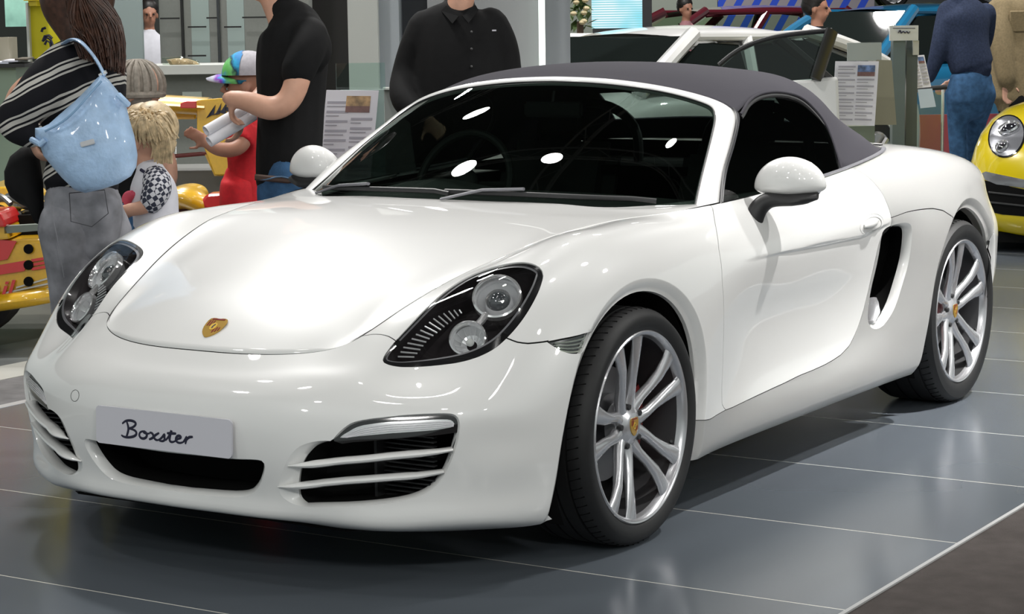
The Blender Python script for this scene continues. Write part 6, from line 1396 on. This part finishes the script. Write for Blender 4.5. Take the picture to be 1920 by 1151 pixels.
# ---------------------------------------------------------------- information stands
M['board']=mat('board_white',(.72,.71,.76),.4);M['txt']=mat('text_grey',(.35,.34,.38),.7);M['txt2']=mat('text_band',(.40,.39,.44),.7)
def board(name,c4,d,lb,pic,cols,stand=True,tilt=0):
    """c4: top-left, top-right, bottom-right, bottom-left bearings"""
    r=thing(name,lb,'information stand',ground(sum(q[0] for q in c4)/4,0,d+.1));P=[J(x,y,d+(tilt if i>1 else 0)*-1) for i,(x,y) in enumerate(c4)]
    bd_=pbox('panel',c4,.018,M['board'],r,d)
    def uvp(u,v,off=-.004):
        a=P[0]*(1-u)+P[1]*u;b_=P[3]*(1-u)+P[2]*u;return a*(1-v)+b_*v+YF*off
    def q(u0,v0,u1,v1,mt,off,nm):
        b=MB();k=[uvp(u0,v0,off),uvp(u1,v0,off),uvp(u1,v1,off),uvp(u0,v1,off)];b.add([tuple(x) for x in k]+[tuple(x+YF*.002) for x in k],[(3,2,1,0),(4,5,6,7),(0,1,5,4),(1,2,6,5),(2,3,7,6),(3,0,4,7)]);return b.build(nm,mt,bd_,False)
    rng=random.Random(hash(len(lb))%97)
    for (u0,u1,v0,v1) in cols:
        v=v0;k=0
        while v<v1-.03:
            w=u1-u0 if k%2==0 else (u1-u0)*rng.uniform(.4,.95);q(u0,v,u0+w,v+(.026 if k%2==0 else .010),M['txt2'] if k%2==0 else M['txt'],-.003,'text_line');v+=.026+.026
            k+=1
    if pic:q(*pic,mat('photo_'+name,(.35,.22,.10) if 'yellow' in lb else (.10,.16,.32),.4,noise=.7,nscale=26),-.0035,'picture');u0,v0,u1,v1=pic;q(u0,v0+(v1-v0)*.62,u1,v1,mat('photo_ground_'+name,(.17,.08,.07),.4,noise=.3,nscale=26),-.0045,'picture')
    return r
b1=board('information_stand',[(612,169),(710,170),(694,340),(596,340)],9.9,'white specification board with a yellow car picture beside the man in T-shirt',(.40,.06,.86,.24),[(.04,.46,.12,.96),(.52,.93,.30,.96)])
vbox('glass_back',630,722,118,168,10.1,.02,M['clear_glass'],b1);vbox('stand_base',640,722,168,420,10.15,.06,mat('stand_glass_green',(.30,.40,.37),.3,coat=.5),b1,floor=True)
g2=thing('display_board','grey display panel with white edge just right of the specification board','panel',ground(742,0,10.8));pbox('panel_body',[(700,168),(756,165),(790,330),(700,330)],.05,mat('panel_grey',(.20,.21,.20),.5),g2,10.8);pbox('panel_edge',[(718,164),(757,164),(764,192),(757,192),(753,168),(718,168)],.06,M['wall_white'],g2,10.75);vbox('panel_foot',704,786,330,400,10.85,.04,M['wall_grey'],g2,floor=True)
b2=board('information_stand',[(1567,115),(1648,115),(1640,236),(1560,233)],13.8,'white specification board with a blue car picture right of the fabric roof',(.52,.06,.92,.23),[(.07,.47,.07,.97),(.52,.92,.27,.97)])
vbox('glass_back',1589,1653,80,114,14.0,.02,mat('frosted_panel',(.36,.40,.38),.4),b2);pbox('side_board',[(1644,112),(1672,113),(1681,234),(1640,234)],.03,mat('olive_panel',(.24,.23,.16),.5),b2,14.0);vbox('stand_leg',1588,1640,236,300,14.05,.05,mat('leg_green_glass',(.20,.24,.18),.3),b2,floor=True)
b3=thing('sign_post','grey metal post carrying a small white sign with black script, beside blue car','sign',ground(1697,0,14.8))
vbox('post',1674,1697,75,275,14.8,.10,mat('post_grey',(.12,.16,.165),.35),b3,floor=True);vbox('post',1699,1720,75,275,14.85,.08,mat('post_dark',(.075,.095,.095),.35),b3,floor=True)
sg_=vbox('sign_plate',1669,1722,48,76,14.7,.04,mat('sign_white',(.66,.68,.66),.4),b3);vbox('sign_leg',1712,1723,76,103,14.75,.03,M['wall_white'],b3)
b=MB();b.tube(curve3([tuple(J(x,y,14.69)) for x,y in ((1684,62),(1688,57),(1690,62),(1694,59),(1697,62),(1700,59),(1703,62),(1706,59))],30).tolist(),.004,n=5);b.build('script',M['ink'],sg_)
b=MB();b.tube([J(1674,53,14.69),J(1716,53,14.69)],.0025,n=5);b.build('sign_line',M['ink'],sg_)
board('information_stand',[(1704,105),(1733,103),(1746,163),(1716,166)],15.2,'tilted white specification board in front of the man in navy sweater',(.55,.05,.92,.25),[(.08,.48,.08,.95),(.55,.95,.3,.95)])
tag(pbox('leaflet',[(1721,168),(1748,166),(1755,200),(1726,203)],.01,mat('leaflet_blue_white',(.42,.50,.56),.4),None,15.6),'pale blue leaflet panel hanging below the glass rail','leaflet')
gr_=thing('glass_railing','glass railing with a dark top rail in front of the man in navy','railing',ground(1735,0,15.9))
b=MB();b.tube([J(1678,171,15.9),J(1775,163,15.9)],.018,n=8);b.build('top_rail',M['black_plastic'],gr_);vbox('glass_pane',1680,1766,172,400,15.9,.015,M['clear_glass'],gr_,floor=True)
b=MB();b.tube([J(1768,165,15.95),ground(1768,165,15.95)],.012,n=8);b.build('rail_post',M['chrome'],gr_)
b=MB();b.lathe([(.0001,0),(.08,.02),(.10,.14),(.10,.30),(.06,.40),(.0001,.42)],24,Matrix.Translation(J(1760,190,15.7)));tag(b.build('glass_cup',M['lamp_glass']),'clear glass jar held beside the railing by the man in navy','jar') if False else None
# ---------------------------------------------------------------- other show cars
def show_car(name,label,paint,pos,fwd,L,Wd,H,belt,roof,cat='car',wheels=True,z0=0.,glassm=None,frame=None,win_split=(.42,.70)):
    """roof: list of x fractions (windscreen foot, roof front, roof rear, tail foot) from the nose"""
    r=thing(name,label,cat,pos);f=Vector(fwd).normalized();s=Vector((0,0,1)).cross(f);Mx=Matrix((-f,s,Vector((0,0,1)))).transposed().to_4x4();Mx.translation=Vector((pos[0],pos[1],pos[2]+z0))
    glassm=glassm or M['car_glass'];hw=Wd/2
    def top(x):
        t=x/L;return np.interp(t,[0,.03,.10,roof[0],roof[3],.97,1.0],[belt*.62,belt*.74,belt*.84,belt*1.0,belt*1.03,belt*.98,belt*.75])
    def wid(x):
        t=x/L;return hw*np.interp(t,[0,.03,.10,.22,.8,.95,1.0],[.72,.86,.96,1.0,1.0,.93,.78])
    C=[]
    for x in np.linspace(0,L,15):
        w=wid(x);zt=float(top(x));C.append([(x,0,zt+.02),(x,w*.5,zt+.012),(x,w*.84,zt-.02),(x,w*.97,zt-.11),(x,w,zt*.62),(x,w*.98,zt*.38),(x,w*.94,.20)])
    for i in (0,):
        pass
    Gb=grid_surface(C,50,40);me=grid_mesh(Gb);me.transform(Mx);body=obj('body',me,paint,r,True)
    for e in (0,-1):
        ring=Gb[e];c=ring.mean(0);mb=MB();vs=[Mx@Vector(p) for p in ring]+[Mx@Vector(c)];n=len(ring);mb.add(vs,[(i,i+1,n) for i in range(n-1)]);mb.build('end_panel',paint,r,True)
    x0,x1,x2,x3=[q*L for q in roof];wb=hw*.90;wr=hw*.66;zb0=float(top(x0));zb3=float(top(x3))
    # roof skin
    R_=[]
    for i,x in enumerate(np.linspace(x1,x2,7)):
        z=H-.05*((x-(x1+x2)/2)/((x2-x1)/2))**2;ww=wr*(1-.06*abs(i-3)/3);R_.append([(x,0,z),(x,ww*.5,z-.012),(x,ww*.88,z-.035),(x,ww,z-.065),(x,ww*1.03,z-.09)])
    Gr=grid_surface(R_,16,16);me=grid_mesh(Gr,False);me.transform(Mx);obj('roof',me,paint,r,True)
    zr1=H-.12;zr2=H-.12
    def quad(nm,P,mt):
        mb=MB();n=8;vs=[];fs=[]
        A,B,C_,D_=[Vector(p) for p in P]
        for i in range(n+1):
            for j in range(n+1):
                a=A.lerp(B,i/n);b_=D_.lerp(C_,i/n);p=a.lerp(b_,j/n);vs.append(Mx@p)
        for i in range(n):
            for j in range(n):fs.append((i*(n+1)+j,i*(n+1)+j+1,(i+1)*(n+1)+j+1,(i+1)*(n+1)+j))
        mb.add(vs,fs);return mb.build(nm,mt,r)
    wf=wr*.95;quad('windscreen',[(x0,-wb*.9,zb0),(x0,wb*.9,zb0),(x1,wf,zr1+.05),(x1,-wf,zr1+.05)],glassm)
    quad('rear_glass',[(x3,-wb*.85,zb3),(x3,wb*.85,zb3),(x2,wf,zr2+.05),(x2,-wf,zr2+.05)],glassm)
    for sd in (-1,1):
        y0=sd*wb;y1=sd*wr*1.02;lo=lambda t:(x0+(x3-x0)*t);fr_a=[Vector((x0,sd*wb*.92,zb0)),Vector((x1,sd*wf,zr1+.06))];xs=[win_split[0],win_split[1]]
        up_=[(x1+(x2-x1)*t) for t in (0,xs[0],xs[1],1)];dn=[x0+.02,x0+(x3-x0)*(xs[0]*.9),x0+(x3-x0)*(xs[1]*.95),x3-.02]
        for k in range(3):
            g_=.03;quad('side_window',[(dn[k]+g_,y0*.985,zb0+.01),(dn[k+1]-g_,y0*.985,zb3*.5+zb0*.5+.01),(up_[k+1]-g_*.6,y1,zr1),(up_[k]+g_*.6,y1,zr1)],glassm)
        for k in (1,2):
            mb=MB();mb.tube([Mx@Vector((dn[k],y0*.98,zb0)),Mx@Vector((up_[k],y1*.99,zr1+.02))],.05,n=8);mb.build('door_pillar',paint if k==1 else M['black_plastic'],r)
        for a,b_ in ((Vector((x0,sd*wb*.93,zb0-.01)),Vector((x1,sd*wf*1.01,zr1+.06))),(Vector((x3,sd*wb*.93,zb3-.01)),Vector((x2,sd*wf*1.01,zr2+.06)))):
            m_=(a+b_)/2+Vector((0,sd*.03,.03));mb=MB();mb.tube([Mx@Vector(p) for p in curve3([tuple(a),tuple(m_),tuple(b_)],8)],.055,n=10);mb.build('roof_pillar',paint,r)
        mb=MB();mb.tube([Mx@Vector((x1,sd*wf*1.03,zr1+.045)),Mx@Vector(((x1+x2)/2,sd*wr*1.04,H-.085)),Mx@Vector((x2,sd*wf*1.03,zr1+.045))],.03,n=8);mb.build('roof_rail',paint,r)
        if wheels:
            for wx in (L*.19,L*.80):
                mb=MB();q=Mx@Matrix.Translation((wx,sd*(hw-.10),.33))@Matrix.Rotation(radians(-90*sd),4,'X');mb.lathe([(.22,.11),(.30,.115),(.33,.09),(.33,-.1),(.2,-.11)],36,q);t_=mb.build('tire',M['rubber'],r)
                mb=MB();mb.lathe([(.0001,.07),(.05,.08),(.21,.10),(.225,.115)],36,q)
                for k in range(7):
                    a=2*pi*k/7;mb.tube([q@Vector((.04*cos(a),.04*sin(a),.09)),q@Vector((.21*cos(a),.21*sin(a),.12))],.02,n=6)
                mb.build('rim',M['alloy'] if z0==0 else M['wall_white'],t_)
    return r,Mx
M['car_glass']=mat('dark_car_glass',(.012,.016,.015),.03,spec=.8,coat=1)
Fs=-YF*.75-YR*.66;ps=J(1165,120,14.6);
def place(px,D,f,back,side=0):
    q=J(px,100,D);f=Vector(f).normalized();s=Vector((0,0,1)).cross(f);return Vector((q.x,q.y,FL))+f*back+s*side
ws_,MW=show_car('white_saloon_car','white four-door car with open front door parked behind the convertible roof',M['white_paint'],place(1200,15.2,Fs,2.35),Fs,4.95,1.86,1.35,.93,(.27,.44,.72,.93))
# its open front door
od=pbox('open_door',[(1392,162),(1500,150),(1572,144),(1578,300),(1400,300)],.10,M['white_paint'],ws_,13.6,.02)
b=MB();P=curve3([tuple(J(x,y,13.6)) for x,y in ((1348,122),(1378,98),(1418,79),(1480,65),(1560,57))],18);b.tube(P.tolist(),.016,n=8);b.tube([J(1560,57,13.6),J(1530,150,13.6)],.075,n=8,ry=.03);b.build('door_frame',M['black_plastic'],od)
b=MB();vs=[tuple(p) for p in P]+[tuple(J(1535,149,13.6)),tuple(J(1480,151,13.6)),tuple(J(1400,158,13.6)),tuple(J(1352,150,13.6))];b.add(vs,[tuple(range(len(vs)))]);b.build('door_glass',glass_mat('door_glass',(.22,.30,.27),refl=1),od,False)
b=MB();b.tube([J(1352,123,13.62),J(1380,99,13.62),J(1420,80,13.62),J(1482,66,13.62),J(1560,58,13.62)],.008,n=6);b.build('door_bright_strip',M['chrome'],od)
Fm=-YR*.93-YF*.35
show_car('dark_red_car','dark red estate car seen from the side behind the white car',mat('maroon_paint',(.09,.008,.016),.25,coat=1),place(1322,26,Fm,2.2),Fm,4.4,1.80,1.52,.98,(.26,.44,.86,.96),glassm=glass_mat('see_through_car_glass',(.75,.85,.72),refl=.8))
Fb_=-YF*.62-YR*.78
show_car('blue_car','metallic blue hatchback behind the small white sign post',mat('blue_paint',(.012,.13,.26),.25,coat=1),place(1650,20.5,Fb_,1.9),Fb_,4.1,1.78,1.50,.96,(.24,.42,.80,.95))
pd=tag(vbox('display_podium',1630,1960,14,40,46,4.5,mat('podium_green',(.20,.42,.03),.5),floor=True),'tall lime green podium carrying a rally car in the background','podium')
show_car('rally_car','white, lime and red rally car raised on the green podium',mat('rally_lime',(.45,.50,.10),.3,coat=1,noise=.3,nscale=1.2),Vector((J(1903,14,46.5).x,J(1903,14,46.5).y,J(1795,14,46).z)),YR*1.0-YF*.1 if False else (YR*.99-YF*.1),3.3,1.7,1.45,.9,(.27,.43,.78,.95))
mb_=thing('banner','bright magenta banner behind the rear of the blue car','banner',ground(1720,0,24.5));pbox('banner_cloth',[(1686,28),(1712,18),(1738,36),(1752,78),(1735,84),(1700,52)],.05,mat('magenta_banner',(.75,.02,.25),.5),mb_,24.5);b=MB();b.tube([J(1722,60,24.53),ground(1722,0,24.53)],.02,n=8);b.build('banner_pole',M['chrome'],mb_)
# yellow sports car at the right edge
yc=thing('yellow_sports_car','bright yellow sports car with round headlight at the right edge','car',ground(1960,0,13.1));Myl=mat('yellow_paint',(.78,.60,.005),.25,coat=1)
Fy=(-YF*.90-YR*.44).normalized();Sy=Vector((0,0,1)).cross(Fy);My=Matrix((-Fy,Sy,Vector((0,0,1)))).transposed().to_4x4();cy_=J(2066,420,12.4);My.translation=Vector((cy_.x,cy_.y,FL))
lv=[(.10,.80,.10),(.13,.86,.03),(.22,.88,0),(.30,.89,.0),(.42,.90,.02),(.52,.895,.05),(.60,.885,.10),(.68,.87,.18),(.76,.84,.32),(.82,.79,.50),(.86,.70,.72),(.88,.55,.95),(.89,.3,1.1)]
def yel(z,hw,x0,t):
    s=sin(t);return My@Vector((x0+ (3.2 if abs(t)>=pi/2 else .62*(1-abs(cos(t))**.75)),hw*(abs(s)**.72)*(1 if s>=0 else -1),z))
ts=np.linspace(-pi/2*.999,pi/2*.999,49);rows=[]
for z,hw,x0 in lv:
    row=[My@Vector((3.4,-hw,z))]+[yel(z,hw,x0,t) for t in ts]+[My@Vector((3.4,hw,z))];rows.append(row)
n=len(rows[0]);b=MB();b.add([p for r_ in rows for p in r_],[(i*n+k,i*n+k+1,(i+1)*n+k+1,(i+1)*n+k) for i in range(len(rows)-1) for k in range(n-1)]+[tuple((len(rows)-1)*n+k for k in range(n))]);b.build('body',Myl,yc,angle=60)
def at_y(z,yy,off):
    """point on the yellow nose at height z, lateral yy"""
    zz=[l[0] for l in lv];hw=np.interp(z,zz,[l[1] for l in lv]);x0=np.interp(z,zz,[l[2] for l in lv]);s=min(1,(abs(yy)/hw))**(1/.72);c=math.sqrt(max(0,1-s*s));return Vector((x0+.62*(1-c**.75)-off,yy,z))
from mathutils.bvhtree import BVHTree
bvh=BVHTree.FromPolygons([tuple(v) for v in b.v],[f_ for f_ in b.f])
def yhit(px,py,off=0.):
    d=(_X*((px-960)/FPX)+_Y*((575.5-py)/FPX)+_f).normalized();r=bvh.ray_cast(CAMP,d)
    if r[0] is None:return None,None
    n=r[1] if r[1].dot(d)<0 else -r[1];return r[0]+n*off,n
def yfill(name,poly,mt,parent,off=.004,step=4):
    P=np.array(poly,float);vs=[Vector(q) for q in poly];nb=len(vs);ed=[(i,(i+1)%nb) for i in range(nb)]
    for x in np.arange(P[:,0].min(),P[:,0].max(),step):
        for y in np.arange(P[:,1].min(),P[:,1].max(),step):
            if inpoly(np.array([(x,y)]),P)[0]:vs.append(Vector((x,y)))
    v2,_,f2,_,_,_=delaunay_2d_cdt(vs,ed,[],1,1e-6);W_=[yhit(q.x,q.y,off)[0] for q in v2];ok=[all(W_[i] is not None for i in t) for t in f2]
    mb=MB();mb.add([w or Vector((0,0,0)) for w in W_],[t for t,o_ in zip(f2,ok) if o_]);return mb.build(name,mt,parent)
def ell_poly(cx,cy,a,b_,rot,n=28):return [(cx+a*cos(t)*cos(rot)-b_*sin(t)*sin(rot),cy+a*cos(t)*sin(rot)+b_*sin(t)*cos(rot)) for t in np.linspace(0,2*pi,n,endpoint=False)]
hy=yfill('headlight',ell_poly(1888,256,34,41,.35),M['black_gloss'],yc,.004,5)
yfill('lamp_chrome',ell_poly(1888,256,31,38,.35),mat('lamp_silver',(.45,.46,.50),.2,metal=.8),hy,.006,5)
for nm,cx_,cy2,rr_ in (('projector',1892,242,.052),('low_lamp',1880,276,.034)):
    p_,n_=yhit(cx_,cy2,.010)
    if p_ is not None:
        q=Vector((0,0,1)).rotation_difference(n_).to_matrix().to_4x4();q.translation=p_;mb=MB();mb.lathe([(rr_,.004),(rr_*1.2,.012),(rr_*1.28,0)],28,q);mb.build(nm+'_ring',M['chrome'],hy);mb=MB();mb.ball((0,0,0),rr_*.9,(1,1,.35),n=18,M=q);mb.build(nm,mat(nm+'_glass',(.02,.02,.025),.05,coat=1),hy)
yfill('lower_intake',[(1846,338),(1870,344),(1945,360),(1945,408),(1880,402),(1862,398),(1850,375)],M['black_matte'],yc,.005,6)
for y_ in (360,378):
    L_=[yhit(x,y_+(x-1850)*.11,.008)[0] for x in range(1856,1945,8)];L_=[q for q in L_ if q is not None]
    if len(L_)>2:mb=MB();mb.tube(L_,.006,n=6);mb.build('intake_bar',mat('bar_dark',(.05,.05,.05),.4),yc)
fl_=yfill('light_strip',[(1841,326),(1850,322),(1945,342),(1945,356),(1870,346),(1846,336)],mat('strip_silver',(.35,.35,.37),.25,metal=.7),yc,.008,5)
for sd in (-1,1):
    for wx in (.95,3.3):
        mb=MB();mb.lathe([(.22,.10),(.30,.115),(.335,.09),(.335,-.12),(.2,-.13)],36,My@Matrix.Translation((wx,sd*.80,.335))@Matrix.Rotation(radians(-90*sd),4,'X'));mb.build('tire',M['rubber'],yc)
mb=MB();mb.box((.15,-.75,.06),(3.3,.75,.12),My);mb.build('underbody',M['black_matte'],yc,False)
